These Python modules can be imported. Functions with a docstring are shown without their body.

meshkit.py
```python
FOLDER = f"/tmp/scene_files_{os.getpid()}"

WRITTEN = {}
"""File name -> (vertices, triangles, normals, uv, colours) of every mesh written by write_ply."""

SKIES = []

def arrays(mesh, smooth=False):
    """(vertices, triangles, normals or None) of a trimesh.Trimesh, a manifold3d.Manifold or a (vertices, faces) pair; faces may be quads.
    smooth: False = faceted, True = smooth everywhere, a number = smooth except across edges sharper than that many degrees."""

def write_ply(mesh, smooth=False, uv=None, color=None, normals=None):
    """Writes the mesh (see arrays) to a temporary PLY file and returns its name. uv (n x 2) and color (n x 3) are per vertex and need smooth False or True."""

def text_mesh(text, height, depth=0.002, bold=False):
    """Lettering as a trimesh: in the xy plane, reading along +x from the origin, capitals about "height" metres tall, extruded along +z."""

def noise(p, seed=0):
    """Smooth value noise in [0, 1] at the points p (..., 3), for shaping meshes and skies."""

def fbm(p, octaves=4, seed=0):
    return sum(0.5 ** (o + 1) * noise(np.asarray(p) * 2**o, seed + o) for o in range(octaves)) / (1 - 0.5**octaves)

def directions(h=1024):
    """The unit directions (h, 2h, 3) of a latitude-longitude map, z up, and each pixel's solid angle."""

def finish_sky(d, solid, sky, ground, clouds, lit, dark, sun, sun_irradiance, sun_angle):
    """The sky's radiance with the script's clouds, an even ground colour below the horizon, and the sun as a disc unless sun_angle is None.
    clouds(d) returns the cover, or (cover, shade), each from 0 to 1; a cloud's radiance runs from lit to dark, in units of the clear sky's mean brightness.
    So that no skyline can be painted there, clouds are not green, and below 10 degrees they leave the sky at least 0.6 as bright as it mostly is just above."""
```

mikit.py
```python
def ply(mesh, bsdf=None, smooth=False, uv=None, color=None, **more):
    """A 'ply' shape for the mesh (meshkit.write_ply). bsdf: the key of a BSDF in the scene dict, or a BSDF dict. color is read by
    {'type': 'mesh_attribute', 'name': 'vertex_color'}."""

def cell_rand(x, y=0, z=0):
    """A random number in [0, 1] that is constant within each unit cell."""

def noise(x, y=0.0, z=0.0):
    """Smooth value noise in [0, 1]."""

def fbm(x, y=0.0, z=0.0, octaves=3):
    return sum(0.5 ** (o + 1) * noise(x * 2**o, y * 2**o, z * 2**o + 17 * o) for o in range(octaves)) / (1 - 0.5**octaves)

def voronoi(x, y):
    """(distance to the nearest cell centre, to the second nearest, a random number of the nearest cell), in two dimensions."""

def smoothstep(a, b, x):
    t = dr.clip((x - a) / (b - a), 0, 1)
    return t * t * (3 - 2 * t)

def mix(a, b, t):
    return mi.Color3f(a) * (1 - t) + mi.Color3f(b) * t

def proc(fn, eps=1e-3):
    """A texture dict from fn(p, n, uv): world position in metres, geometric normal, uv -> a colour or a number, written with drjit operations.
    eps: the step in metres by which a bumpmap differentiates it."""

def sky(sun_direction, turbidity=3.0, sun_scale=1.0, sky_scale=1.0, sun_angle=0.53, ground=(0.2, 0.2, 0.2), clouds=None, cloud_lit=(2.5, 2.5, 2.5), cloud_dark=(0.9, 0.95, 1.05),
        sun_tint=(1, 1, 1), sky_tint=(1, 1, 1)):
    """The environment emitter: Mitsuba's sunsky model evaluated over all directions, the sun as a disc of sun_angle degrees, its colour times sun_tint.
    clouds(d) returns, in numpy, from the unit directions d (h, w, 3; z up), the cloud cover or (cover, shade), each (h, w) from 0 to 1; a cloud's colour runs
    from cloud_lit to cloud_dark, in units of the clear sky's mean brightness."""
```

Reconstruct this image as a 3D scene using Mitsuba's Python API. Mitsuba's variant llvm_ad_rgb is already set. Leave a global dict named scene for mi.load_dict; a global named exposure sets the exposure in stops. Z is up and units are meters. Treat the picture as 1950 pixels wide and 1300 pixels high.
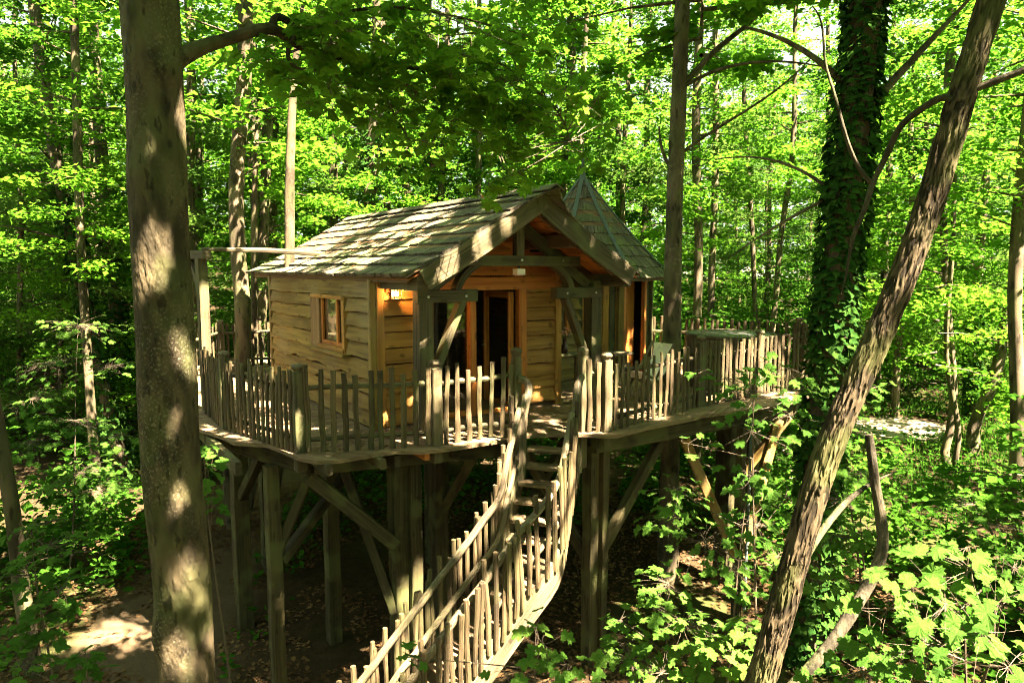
import math, random, copy
import numpy as np, trimesh, mitsuba as mi, drjit as dr
from scipy.interpolate import CubicSpline
from shapely.geometry import Polygon, LineString, box as sbox
from shapely import affinity
import mikit, meshkit
from mikit import proc, noise, fbm, voronoi, cell_rand, smoothstep, mix

T = mi.ScalarTransform4f
scene, labels = {}, {}
# ------------------------------------------------------------------ camera, sky, exposure
PITCH = math.radians(6.1)
EYE = np.array([0, 0, 5.9])
scene['camera'] = {'type': 'perspective', 'fov': 2 * math.degrees(math.atan(975 / 1300)), 'fov_axis': 'x', 'near_clip': 0.05, 'far_clip': 900.0,
                   'to_world': T().look_at(origin=EYE.tolist(), target=[0, math.cos(PITCH), 5.9 - math.sin(PITCH)], up=[0, 0, 1])}
SUN = (0.42, -0.37, 0.83)
scene['sky'] = mikit.sky(SUN, turbidity=3, sun_tint=(1.0, 0.96, 0.87), sky_scale=0.13, sky_tint=(1.08, 1.0, .72),
                         clouds=lambda d: .55 + 0 * d[..., 2], cloud_lit=(2.6, 2.45, 2.05), cloud_dark=(1.6, 1.55, 1.45))
exposure = 6.3

# ------------------------------------------------------------------ small helpers
Z = np.array([0, 0, 1.0])
th = math.radians(35)
U, D = np.array([math.cos(th), math.sin(th), 0]), np.array([-math.sin(th), math.cos(th), 0])
L0 = np.array([-1.26, 9.15, 3.65])                      # foot of the left porch post, on the deck


def H(a, d, z=0.0):
    """A point in the cabin's own frame: a metres along its front, d metres back, z above the deck."""
    return L0 + U * a + D * d + np.array([0, 0, z])


def unit(v):
    v = np.asarray(v, float)
    return v / np.linalg.norm(v)


def key_for(k):
    if k not in scene and k not in labels:
        return k
    i = 1
    while f'{k}_{i:03d}' in scene or f'{k}_{i:03d}' in labels:
        i += 1
    return f'{k}_{i:03d}'


COUNT = {}


def fresh(k):
    n = COUNT.get(k, 0)
    COUNT[k] = n + 1
    return k if n == 0 else f'{k}_{n:03d}'


def thing(name, label, cat, group=None, kind=None):
    k = fresh(name)
    labels[k] = {'label': label}
    if cat:
        labels[k]['category'] = cat
    if group:
        labels[k]['group'] = group
    if kind:
        labels[k]['kind'] = kind
    return k


def shape(mesh, mat, smooth=False):
    v, f = mesh[0], mesh[1]
    uv = mesh[2] if len(mesh) > 2 and smooth in (False, True) else None
    return mikit.ply((v, f), mat, smooth=smooth, uv=uv)


def part(parent, name, mesh, mat, smooth=False, kind=None, label=None, to_world=None):
    k = fresh(parent + '__' + name)
    d = mesh if isinstance(mesh, dict) else shape(mesh, mat, smooth)
    scene[k] = {**d, 'to_world': to_world} if to_world is not None else d
    if kind or label:
        labels[k] = {a: b for a, b in (('kind', kind), ('label', label)) if b}
    return k


def single(name, mesh, mat, label, cat=None, group=None, kind=None, smooth=False):
    k = thing(name, label, cat, group, kind)
    scene[k] = mesh if isinstance(mesh, dict) else shape(mesh, mat, smooth)
    return k


def join(ms):
    vs, fs, us, o = [], [], [], 0
    for m in ms:
        vs.append(m[0]); fs.append(m[1] + o); o += len(m[0])
        us.append(m[2] if len(m) > 2 else np.zeros((len(m[0]), 2)))
    return np.vstack(vs), np.vstack(fs), np.vstack(us)


R = np.random.default_rng(11)


def path_of(pts, n):
    p = np.asarray(pts, float)
    if len(p) < 3:
        t = np.linspace(0, 1, n)[:, None]
        return p[0] * (1 - t) + p[-1] * t
    s = np.concatenate([[0], np.cumsum(np.linalg.norm(np.diff(p[:, :3], axis=0), axis=1))])
    return CubicSpline(s, p)(np.linspace(0, s[-1], n))


def sweep(centers, ring, twist=0.0, cap=True, voff=0.0, upref=None):
    """ring: (n, m, 2) cross-sections (side, up) for each centre. Seam vertices doubled for uv."""
    c = np.asarray(centers, float)
    n, m = ring.shape[:2]
    t = np.gradient(c, axis=0)
    t /= np.linalg.norm(t, axis=1, keepdims=True) + 1e-12
    ref = np.asarray(upref if upref is not None else (Z if abs(t[:, 2]).mean() < 0.8 else [0, 1.0, 0]), float)
    a = np.cross(t, ref)
    a /= np.linalg.norm(a, axis=1, keepdims=True) + 1e-12
    b = np.cross(a, t)
    ring = np.concatenate([ring, ring[:, :1]], 1)
    v = c[:, None] + ring[..., :1] * a[:, None] + ring[..., 1:] * b[:, None]
    s = np.concatenate([[0], np.cumsum(np.linalg.norm(np.diff(c, axis=0), axis=1))])
    per = np.concatenate([[0], np.cumsum(np.linalg.norm(np.diff(ring[0], axis=0), axis=1))])
    uv = np.stack(np.broadcast_arrays(s[:, None], per[None] + voff), -1)
    k = np.arange(n - 1)[:, None] * (m + 1) + np.arange(m)[None]
    f = np.concatenate([np.stack([k, k + 1, k + m + 2], -1).reshape(-1, 3), np.stack([k, k + m + 2, k + m + 1], -1).reshape(-1, 3)])
    v, uv = v.reshape(-1, 3), uv.reshape(-1, 2)
    if cap:
        for e in (0, n - 1):
            o = len(v)
            rv = v[e * (m + 1):e * (m + 1) + m]
            v = np.vstack([v, rv, c[e][None]])
            q = ring[e, :m]
            uv = np.vstack([uv, np.stack([q[:, 0] * .2 + s[e], q[:, 1] + voff], 1), [[s[e], voff]]])
            i = np.arange(m)
            tri = np.stack([np.full(m, o + m), o + (i + 1) % m, o + i], 1)
            f = np.vstack([f, tri if e == 0 else tri[:, ::-1]])
    return v, f, uv


def voff():
    return 5.0 * int(R.integers(0, 4000)) + 0.8


def beam(p0, p1, w, h, up=None, n=1, ch=0.008, wob=0.0):
    """Squared timber from p0 to p1: w across, h along 'up', chamfered arrises, slight waviness."""
    c = path_of([p0, p1], n + 1)
    ch = min(ch, w * .3, h * .3)
    x, y = w / 2, h / 2
    q = np.array([[x, -y + ch], [x, y - ch], [x - ch, y], [-x + ch, y], [-x, y - ch], [-x, -y + ch], [-x + ch, -y], [x - ch, -y]])
    ring = np.repeat(q[None], n + 1, 0)
    if wob:
        g = R.normal(0, wob, (n + 1, 1, 2)); g[0] = g[-1] = 0
        ring = ring * (1 + R.normal(0, wob / max(w, .05), (n + 1, 1, 1))) + g
    return sweep(c, ring, voff=voff(), upref=up)


def curved(pts, w, h, up=None, n=10, ch=0.01):
    c = path_of(pts, n)
    x, y = w / 2, h / 2
    q = np.array([[x, -y + ch], [x, y - ch], [x - ch, y], [-x + ch, y], [-x, y - ch], [-x, -y + ch], [-x + ch, -y], [x - ch, -y]])
    return sweep(c, np.repeat(q[None], n, 0), voff=voff(), upref=up)


def tube(pts, rad, sides=8, n=None, rough=0.0, flute=0.0, freq=3.0, cap=True, seed=None, ffreq=5, fine=None):
    p = np.asarray(pts, float)
    n = n or len(p)
    c = path_of(p, n)
    r = np.interp(np.linspace(0, 1, n), np.linspace(0, 1, np.size(rad)), np.atleast_1d(rad))
    a = np.arange(sides) * 2 * np.pi / sides
    seed = int(R.integers(0, 9999)) if seed is None else seed
    amp = np.ones((n, sides))
    if rough or flute:
        s = np.concatenate([[0], np.cumsum(np.linalg.norm(np.diff(c, axis=0), axis=1))])
        q = np.stack(np.broadcast_arrays(np.cos(a)[None] * 1.2, np.sin(a)[None] * 1.2, s[:, None] * freq), -1)
        amp += rough * (meshkit.fbm(q * 1.7 + seed * 3.1, 3) - .5) * 2
        if flute:
            q2 = np.stack(np.broadcast_arrays(np.cos(a)[None] * ffreq, np.sin(a)[None] * ffreq, s[:, None] * (.8 if ffreq == 5 else 2.2)), -1)
            amp += flute * (meshkit.noise(q2 + seed * 7.7) - .5) * 2
    if fine:
        am, fa, fs = fine                                    # small plates and cracks in the bark itself, in metres
        s = np.concatenate([[0], np.cumsum(np.linalg.norm(np.diff(c, axis=0), axis=1))])
        ca, sa, ss = np.broadcast_arrays(np.cos(a)[None] * r[:, None] * fa, np.sin(a)[None] * r[:, None] * fa, s[:, None] * fs)
        q = np.stack([ca, sa, ss], -1)
        q = q + (meshkit.noise(q * .35)[..., None] - .5) * 2.2
        nz = meshkit.fbm(q, 3)
        amp += (np.clip((nz - .36) / .2, 0, 1) - .6) * am / r[:, None]
    ring = np.stack([np.cos(a)[None] * r[:, None] * amp, np.sin(a)[None] * r[:, None] * amp], -1)
    return sweep(c, ring, cap=cap, voff=voff())


def block(o, ex, ey, ez, voff_=None):
    """A plain box from corner o with edge vectors; grain runs along ex."""
    o, ex, ey, ez = (np.asarray(x, float) for x in (o, ex, ey, ez))
    mid = o + ey / 2 + ez / 2
    return beam(mid, mid + ex, np.linalg.norm(ey), np.linalg.norm(ez), up=unit(ez), ch=0.004)


def prism(poly, z0, z1, grain=U, vo=None):
    m = trimesh.creation.extrude_polygon(poly, z1 - z0, engine='earcut')
    v = np.array(m.vertices); v[:, 2] += z0
    g2 = np.array([-grain[1], grain[0], 0])
    vo = voff() if vo is None else vo
    uv = np.stack([v @ grain, (v @ g2) % 3.0 + v[:, 2] * .7 % 1.0 + vo], 1)
    uv[:, 1] = np.clip(v @ g2 - (v @ g2).min(), 0, 4) + (v[:, 2] - z0) + vo
    return v, np.array(m.faces), uv


# ------------------------------------------------------------------ materials
def twosided(b):
    return {'type': 'twosided', 'bsdf': b}


def wood(dark, light, rough=.75, grain=55.0, tone=.45, moss=0.0, grey=0.0, splits=0.0):
    def fn(p, n, uv):
        u, v = uv.x, uv.y
        b = cell_rand(dr.floor(v / 5.0), 3)
        b2 = cell_rand(dr.floor(v / 5.0), 9)
        g = fbm(u * 1.6 + b * 31, v * grain, b2 * 17)
        s = noise(u * .9 + 5 * b, v * 9, b2 * 5)
        kx = noise(u * 6 + b * 9, v * 22, 2)
        t = dr.clip(.62 * g + .38 * s, 0, 1)
        t = smoothstep(.22, .78, t)
        c = mix(dark, light, t) * (1 - tone * .5 + tone * b)
        c = c * (1 - .45 * smoothstep(.84, .93, kx))
        if splits:
            c = c * (1 - splits * smoothstep(.60, .72, noise(u * 2.2 + b * 5, v * 62, 7)))
        w = fbm(p.x * 3.1, p.y * 3.1, p.z * 2.3)
        if moss:
            c = mix(c, (.085, .10, .035), moss * smoothstep(.48, .7, w))
        if grey:
            c = mix(c, (.30, .29, .25), grey * smoothstep(.4, .75, fbm(p.x * 1.7 + 9, p.y * 1.7, p.z * 1.1 + 4)))
        return c
    return twosided({'type': 'principled', 'base_color': proc(fn), 'roughness': rough, 'specular': .35})


scene['wood_grey'] = wood((0.0284, 0.0241, 0.0125), (0.0886, 0.0744, 0.0422), moss=.45)
scene['wood_pale'] = wood((0.0442, 0.0340, 0.0201), (0.1268, 0.1077, 0.0684), moss=.25)
scene['wood_brown'] = wood((.15, .085, .04), (.28, .17, .085), grain=35, tone=.2)
scene['wood_picket'] = wood((0.0232, 0.0162, 0.0077), (0.0867, 0.0655, 0.0341), moss=.3, tone=.6)
scene['wood_honey'] = wood((0.1848, 0.0840, 0.0181), (0.3584, 0.1848, 0.0484), grain=28, tone=.28, grey=.12)
scene['wood_olive'] = wood((0.1154, 0.0686, 0.0154), (0.2301, 0.1529, 0.0421), grain=28, tone=.25, grey=.15)
scene['wood_orange'] = wood((.30, .095, .02), (.48, .18, .045), grain=35, tone=.25, rough=.6)
scene['wood_deck'] = wood((.075, .05, .03), (.17, .12, .075), moss=.15, tone=.35)
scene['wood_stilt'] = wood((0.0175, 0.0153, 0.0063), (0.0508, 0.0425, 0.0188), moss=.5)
scene['wood_dark'] = wood((.06, .035, .018), (.13, .08, .04))
scene['wood_shingle'] = wood((.026, .022, .016), (.112, .096, .071), grain=85, tone=.26, moss=.6, splits=.6)
scene['zinc'] = twosided({'type': 'principled', 'base_color': {'type': 'rgb', 'value': (.06, .082, .08)}, 'metallic': .0, 'roughness': .8})
scene['black_metal'] = twosided({'type': 'principled', 'base_color': {'type': 'rgb', 'value': (.03, .028, .025)}, 'metallic': .5, 'roughness': .5})
scene['bolt_steel'] = twosided({'type': 'principled', 'base_color': {'type': 'rgb', 'value': (.4, .4, .38)}, 'metallic': .8, 'roughness': .4})
scene['pane_glass'] = {'type': 'thindielectric', 'int_ior': 1.52}
scene['canvas_white'] = twosided({'type': 'principled', 'base_color': {'type': 'rgb', 'value': (.7, .68, .6)}, 'roughness': .9})
scene['ceramic_dark'] = twosided({'type': 'principled', 'base_color': {'type': 'rgb', 'value': (.05, .022, .018)}, 'roughness': .3})
scene['petal_pink'] = twosided({'type': 'principled', 'base_color': {'type': 'rgb', 'value': (.55, .25, .2)}, 'roughness': .8})
scene['tub_cover_black'] = twosided({'type': 'principled', 'base_color': {'type': 'rgb', 'value': (.02, .02, .022)}, 'roughness': .35})
scene['fabric_dark'] = twosided({'type': 'principled', 'base_color': {'type': 'rgb', 'value': (.03, .025, .025)}, 'roughness': .9})


def bark(c0, c1, c2, sc, vert=1.0, bump=0.02, moss=.3):
    def fn(p, n, uv):
        q = fbm(p.x * 9 * sc, p.y * 9 * sc, p.z * 5 * vert * sc)
        sp = smoothstep(.52, .74, fbm(p.x * 62 * sc, p.y * 62 * sc, p.z * 44 * sc, 4))
        big = fbm(p.x * 2.2 + 3, p.y * 2.2, p.z * 1.3)
        c = mix(c0, c1, smoothstep(.3, .7, q))
        c = mix(c, c2, sp * smoothstep(.42, .68, big) * .55)
        c = mix(c, (.075, .095, .028), moss * smoothstep(.45, .65, fbm(p.x * 3.3 + 8, p.y * 3.3, p.z * 2.1)))
        crack = smoothstep(.60, .74, fbm(p.x * 22 * sc, p.y * 22 * sc, p.z * 12 * vert * sc + 5, 4))
        return c * (1 - .6 * crack)

    def hgt(p, n, uv):
        return fbm(p.x * 26 * sc, p.y * 26 * sc, p.z * 16 * vert * sc)
    b = {'type': 'principled', 'base_color': proc(fn), 'roughness': .85, 'specular': .25}
    if bump:
        b = {'type': 'bumpmap', 'arbitrary': proc(hgt, eps=2e-3), 'scale': bump, 'bsdf': b}
    return twosided(b)


def bark_furrowed():
    def ridge(p):
        # furrows run along the leaning stem: use coordinates across it
        a = p.x + (p.z - 5) * -.27
        g = noise(a * 58 + 3 * noise(a * 9, p.y * 9, p.z * 6), p.y * 58, p.z * 8 + 2.5 * noise(a * 14, p.y * 14, p.z * 3))
        return smoothstep(.3, .62, g)

    def fn(p, n, uv):
        g = ridge(p)
        c = mix((.013, .010, .006), (.062, .048, .029), g * (.6 + .6 * fbm(p.x * 14, p.y * 14, p.z * 14)))
        return mix(c, (.09, .105, .03), .35 * smoothstep(.45, .7, fbm(p.x * 4, p.y * 4, p.z * 2.5)))
    return twosided({'type': 'bumpmap', 'arbitrary': proc(lambda p, n, uv: ridge(p), eps=2e-3), 'scale': .02,
                     'bsdf': {'type': 'principled', 'base_color': proc(fn), 'roughness': .9, 'specular': .2}})


scene['bark_mottled'] = bark((.021, .017, .0095), (.060, .048, .028), (.175, .155, .115), 1.3, .5, .03)
scene['bark_furrowed'] = bark_furrowed()
scene['bark_far'] = bark((.034, .027, .017), (.10, .08, .053), (.18, .155, .115), .6, .5, 0)
scene['bark_dead'] = bark((.022, .019, .013), (.058, .05, .034), (.09, .08, .06), 1.2, .4, .02)
scene['bark_dark'] = bark((.045, .036, .025), (.10, .08, .055), (.12, .11, .08), .8, .5, 0)
scene['bark_twig'] = twosided({'type': 'principled', 'base_color': {'type': 'rgb', 'value': (.06, .045, .03)}, 'roughness': .8})


def leafy(a, b, c, rough=.45, trans=1.0, spec=1.45):
    """A thin leaf: a, b, c are the tones from dark to light that leaves take one by one."""
    def fn(p, n, uv):
        r = uv.x
        w = fbm(p.x * .55, p.y * .55, p.z * .9)
        t = dr.clip(.65 * r + .7 * (w - .5) + .1, 0, 1)
        col = mix(mix(a, b, dr.clip(t * 2, 0, 1)), c, dr.clip(t * 2 - 1, 0, 1))
        return col
    return {'type': 'principledthin', 'base_color': proc(fn), 'roughness': rough, 'eta': spec, 'diff_trans': trans}


scene['leaf_maple'] = leafy((0.0342, 0.0911, 0.0155), (0.0645, 0.1480, 0.0240), (0.1138, 0.2125, 0.0386), rough=.30, trans=.9, spec=1.55)
scene['leaf_wood'] = leafy((0.0516, 0.1527, 0.0130), (0.0964, 0.2427, 0.0174), (0.1583, 0.3236, 0.0270), rough=.42, trans=1.2, spec=1.5)
scene['leaf_under'] = leafy((0.0244, 0.0816, 0.0091), (0.0487, 0.1428, 0.0137), (0.0920, 0.2039, 0.0228), rough=.45)
scene['leaf_hang'] = leafy((.065, .165, .016), (.11, .235, .02), (.17, .32, .028), rough=.45, trans=1.25)
scene['leaf_dull'] = leafy((.04, .10, .02), (.085, .165, .03), (.13, .22, .04), rough=.45, trans=1.1, spec=1.45)
scene['leaf_deep'] = leafy((0.0249, 0.0821, 0.0104), (0.0532, 0.1485, 0.0139), (0.0994, 0.2110, 0.0190), rough=.4, trans=1.0, spec=1.5)
scene['leaf_ivy'] = leafy((0.0127, 0.0403, 0.0092), (0.0259, 0.0691, 0.0127), (0.0518, 0.1037, 0.0202), rough=.28, trans=.4, spec=1.55)
scene['leaf_dead'] = leafy((.06, .035, .018), (.12, .075, .038), (.20, .14, .08), rough=.7, trans=.3)


def ground_mat():
    def fn(p, n, uv):
        w = fbm(p.x * .35, p.y * .35, 1.5)
        f = fbm(p.x * 7, p.y * 7, 3, )
        g = noise(p.x * 45, p.y * 45, 1)
        soil = mix((.022, .016, .010), (.056, .042, .024), .6 * f + .4 * g)
        path = mix((.06, .044, .028), (.115, .088, .058), .5 * f + .5 * g)
        # trodden path on the left, pale clearing at the right back
        cx = -5.5 - .10 * (p.y - 10) - .55 * dr.sin((p.y - 9) * .33)
        d1 = dr.abs(p.x - cx) + .9 * (w - .5)
        on = (1 - smoothstep(.9, 1.7, d1)) * smoothstep(4, 6, p.y) * (1 - smoothstep(26, 32, p.y))
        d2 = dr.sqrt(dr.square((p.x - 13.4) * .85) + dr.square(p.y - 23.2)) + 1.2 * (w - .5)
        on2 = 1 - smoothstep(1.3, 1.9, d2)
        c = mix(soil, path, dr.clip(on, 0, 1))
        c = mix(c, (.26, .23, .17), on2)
        return mix(c, (.04, .06, .015), .5 * smoothstep(.5, .7, w) * (1 - dr.clip(on + on2, 0, 1)))
    return twosided({'type': 'diffuse', 'reflectance': proc(fn)})


scene['soil'] = ground_mat()

# ------------------------------------------------------------------ leaves
FAR = (np.array([[0, 0, 0], [.5, .36, .07], [1, 0, -.06], [.5, -.36, .07]]), np.array([[0, 2, 1], [0, 3, 2]]))
MID = (np.array([[0, 0, 0], [.16, .46, .02], [.46, .24, .06], [.78, .40, -.04], [1, 0, -.10], [.78, -.40, -.04], [.46, -.24, .06], [.16, -.46, .02]]),
       np.array([[0, 2, 1], [0, 4, 2], [2, 4, 3], [0, 7, 6], [0, 6, 4], [6, 5, 4]]))


def maple():
    half = [(.0, .0), (-.06, .13), (.02, .30), (-.02, .42), (.10, .40), (.20, .52), (.26, .38), (.36, .34), (.34, .22), (.50, .36), (.56, .52), (.64, .40), (.78, .44),
            (.74, .30), (.80, .17), (.90, .16), (1.0, 0)]
    top = np.array(half)
    out = np.vstack([top, (top[1:-1] * [1, -1])[::-1]])
    o = np.array([[.36, 0]])
    xy = np.vstack([o, out])
    r2 = ((xy - [.36, 0]) ** 2).sum(1)
    z = -.32 * r2 + .12 * np.abs(xy[:, 1])
    n = len(out)
    i = np.arange(n)
    return np.column_stack([xy, z]), np.stack([np.zeros(n, int), 1 + (i + 1) % n, 1 + i], 1)


MAPLE = maple()
IVY = (np.array([[0, 0, 0], [-.12, .30, 0], [.10, .48, .0], [.42, .34, .03], [1, 0, -.06], [.42, -.34, .03], [.10, -.48, 0], [-.12, -.30, 0]]),
       np.array([[0, 2, 1], [0, 3, 2], [0, 4, 3], [0, 5, 4], [0, 6, 5], [0, 7, 6]]))
BLADE = (np.array([[0, -.03, 0], [0, .03, 0], [.55, .02, .04], [.55, -.02, .04], [1, 0, -.1]]), np.array([[0, 1, 2], [0, 2, 3], [3, 2, 4]]))


def leaf_mesh(tmpl, pos, nrm, az, size, rnd=None, rng=None):
    """Leaves as one mesh: positions, upper-side normals, azimuth of the tip in radians, lengths in metres."""
    pos = np.asarray(pos, float)
    n = len(pos)
    nrm = nrm / (np.linalg.norm(nrm, axis=1, keepdims=True) + 1e-9)
    t = np.stack([np.cos(az), np.sin(az), np.zeros(n)], 1)
    t = t - nrm * (t * nrm).sum(1, keepdims=True)
    t /= np.linalg.norm(t, axis=1, keepdims=True) + 1e-9
    b = np.cross(nrm, t)
    tv, tf = tmpl
    s = np.broadcast_to(np.asarray(size, float), (n,))[:, None, None]
    v = pos[:, None] + s * (tv[None, :, :1] * t[:, None] + tv[None, :, 1:2] * b[:, None] + tv[None, :, 2:] * nrm[:, None])
    f = tf[None] + (np.arange(n) * len(tv))[:, None, None]
    rnd = (rng or R).random(n) if rnd is None else rnd
    uv = np.stack(np.broadcast_arrays(rnd[:, None], tv[None, :, 0]), -1)
    return v.reshape(-1, 3), f.reshape(-1, 3), uv.reshape(-1, 2)


def up_normals(rng, n, jit):
    return np.array([0, 0, 1.0]) + rng.normal(0, jit, (n, 3))


def crown(seed, radius, z0, z1, nb, nleaf, size, tmpl=FAR, droop=.25, spread=.30, jit=.42, clump=30, tight=1.0):
    """Layered woodland crown: limbs at many heights, each with flat sprays of leaves. Returns (leaves, limbs)."""
    g = np.random.default_rng(seed)
    lv, limbs, w = [], [], []
    for i in range(nb):
        q = (i + g.random()) / nb
        h = z0 + (z1 - z0) * q
        l = radius * g.uniform(.55, 1.1) * (1 - .6 * q ** 2) * (.75 + .25 * min(1, q * 4))
        a = i * 2.399 + g.normal(0, .4)
        rise = g.uniform(.0, .5) * l
        bend = g.normal(0, .18)

        def at(s, a=a, l=l, h=h, rise=rise, bend=bend):
            s = np.asarray(s)
            aa = a + bend * s
            return np.stack([np.cos(aa) * l * s, np.sin(aa) * l * s, h + rise * s - droop * l * s ** 2], -1)
        limbs.append(tube(at(np.array([0, .35, .7, 1.0])), [.008 + .010 * l, .008, .003], 4, cap=False, seed=1))
        m = max(6, int(nleaf / nb * l / (radius * .75)))
        k = max(2, int(m / clump))                             # leaf sprays along the limb
        sc = g.uniform(.28, 1.0, k) ** .8
        cs = at(sc) + np.stack([g.normal(0, spread * l * .55, k), g.normal(0, spread * l * .55, k), g.normal(0, .12, k)], 1)
        idx = g.integers(0, k, m)
        off = g.normal(0, 1, (m, 3)) * np.array([.30, .30, .085]) * (.5 + .16 * l) * tight
        off[:, 2] -= .10 * (off[:, 0] ** 2 + off[:, 1] ** 2)
        p = cs[idx] + off
        lv.append(p); w.append(np.full(m, g.random()))
    p = np.vstack(lv)
    n = len(p)
    rnd = np.clip(.55 * g.random(n) + .45 * np.concatenate(w), 0, 1)
    return leaf_mesh(tmpl, p, up_normals(g, n, jit), g.uniform(0, 6.3, n), size * g.uniform(.5, 1.3, n), rnd), join(limbs)


def moved(mesh, x, y, z=0, rot=0.0, s=1.0, sz=None):
    v = mesh[0] * [s, s, sz or s]
    c, q = math.cos(rot), math.sin(rot)
    v = np.stack([v[:, 0] * c - v[:, 1] * q + x, v[:, 0] * q + v[:, 1] * c + y, v[:, 2] + z], 1)
    return (v,) + tuple(mesh[1:])


def place(x, y, z=0, rot=0.0, s=1.0, sz=None):
    return T().translate([x, y, z]).rotate([0, 0, 1], math.degrees(rot)).scale([s, s, sz or s])


# ------------------------------------------------------------------ ground
def ground_z(x, y):
    x, y = np.asarray(x, float), np.asarray(y, float)
    r = np.clip((y - 14) / 40, 0, 2)
    left = np.clip((-x - 6) / 25, 0, 1.5)
    right = np.clip((x - 8) / 30, 0, 1.2)
    z = r * 1.2 + left * r * 3.5 + right * .6
    z = z + .25 * (meshkit.fbm(np.stack([x * .22, y * .22, x * 0], -1), 3) - .5) + .05 * (meshkit.noise(np.stack([x * 1.7, y * 1.7, x * 0], -1)) - .5)
    return z * np.clip(1.6 - np.hypot(x, y - 20) / 150, 0, 1)


g1 = np.concatenate([-np.geomspace(400, 40, 14), np.linspace(-38, 38, 150), np.geomspace(40, 400, 14)])
gx, gy = np.meshgrid(g1, g1 + 20)
gv = np.stack([gx.ravel(), gy.ravel(), ground_z(gx, gy).ravel()], 1)
nn = len(g1)
k = (np.arange(nn - 1)[:, None] * nn + np.arange(nn - 1)[None]).ravel()
single('ground', (gv, np.concatenate([np.stack([k, k + 1, k + nn + 1], 1), np.stack([k, k + nn + 1, k + nn], 1)])), 'soil',
       'bare brown woodland floor with a trodden path', kind='structure', smooth=True)

# ------------------------------------------------------------------ the deck on stilts
outline = [(-4.47, 9.49), (-3.88, 8.98), (-3.62, 8.70), (-3.16, 8.59), (-2.82, 8.26), (-2.53, 7.96), (-2.3, 7.82), (-2.05, 7.87), (-1.69, 8.12), (-1.41, 8.29), (-1.11, 8.26), (-.77, 8.41),
           (-.5, 8.59), (-.07, 8.86), (.17, 9.06), (.5, 9.13), (.96, 9.15), (1.25, 9.07), (1.44, 9.09), (1.95, 9.56), (2.75, 10.14), (2.93, 10.33), (3.74, 10.76), (4.61, 11.27), (5.4, 12.1),
           (6.3, 13.0), (6.8, 14.6), (5.8, 16.4), (2, 18), (-4, 18), (-7.4, 17), (-7.15, 14.2), (-6.35, 12.0), (-5.75, 10.75), (-5.1, 9.9)]
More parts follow.
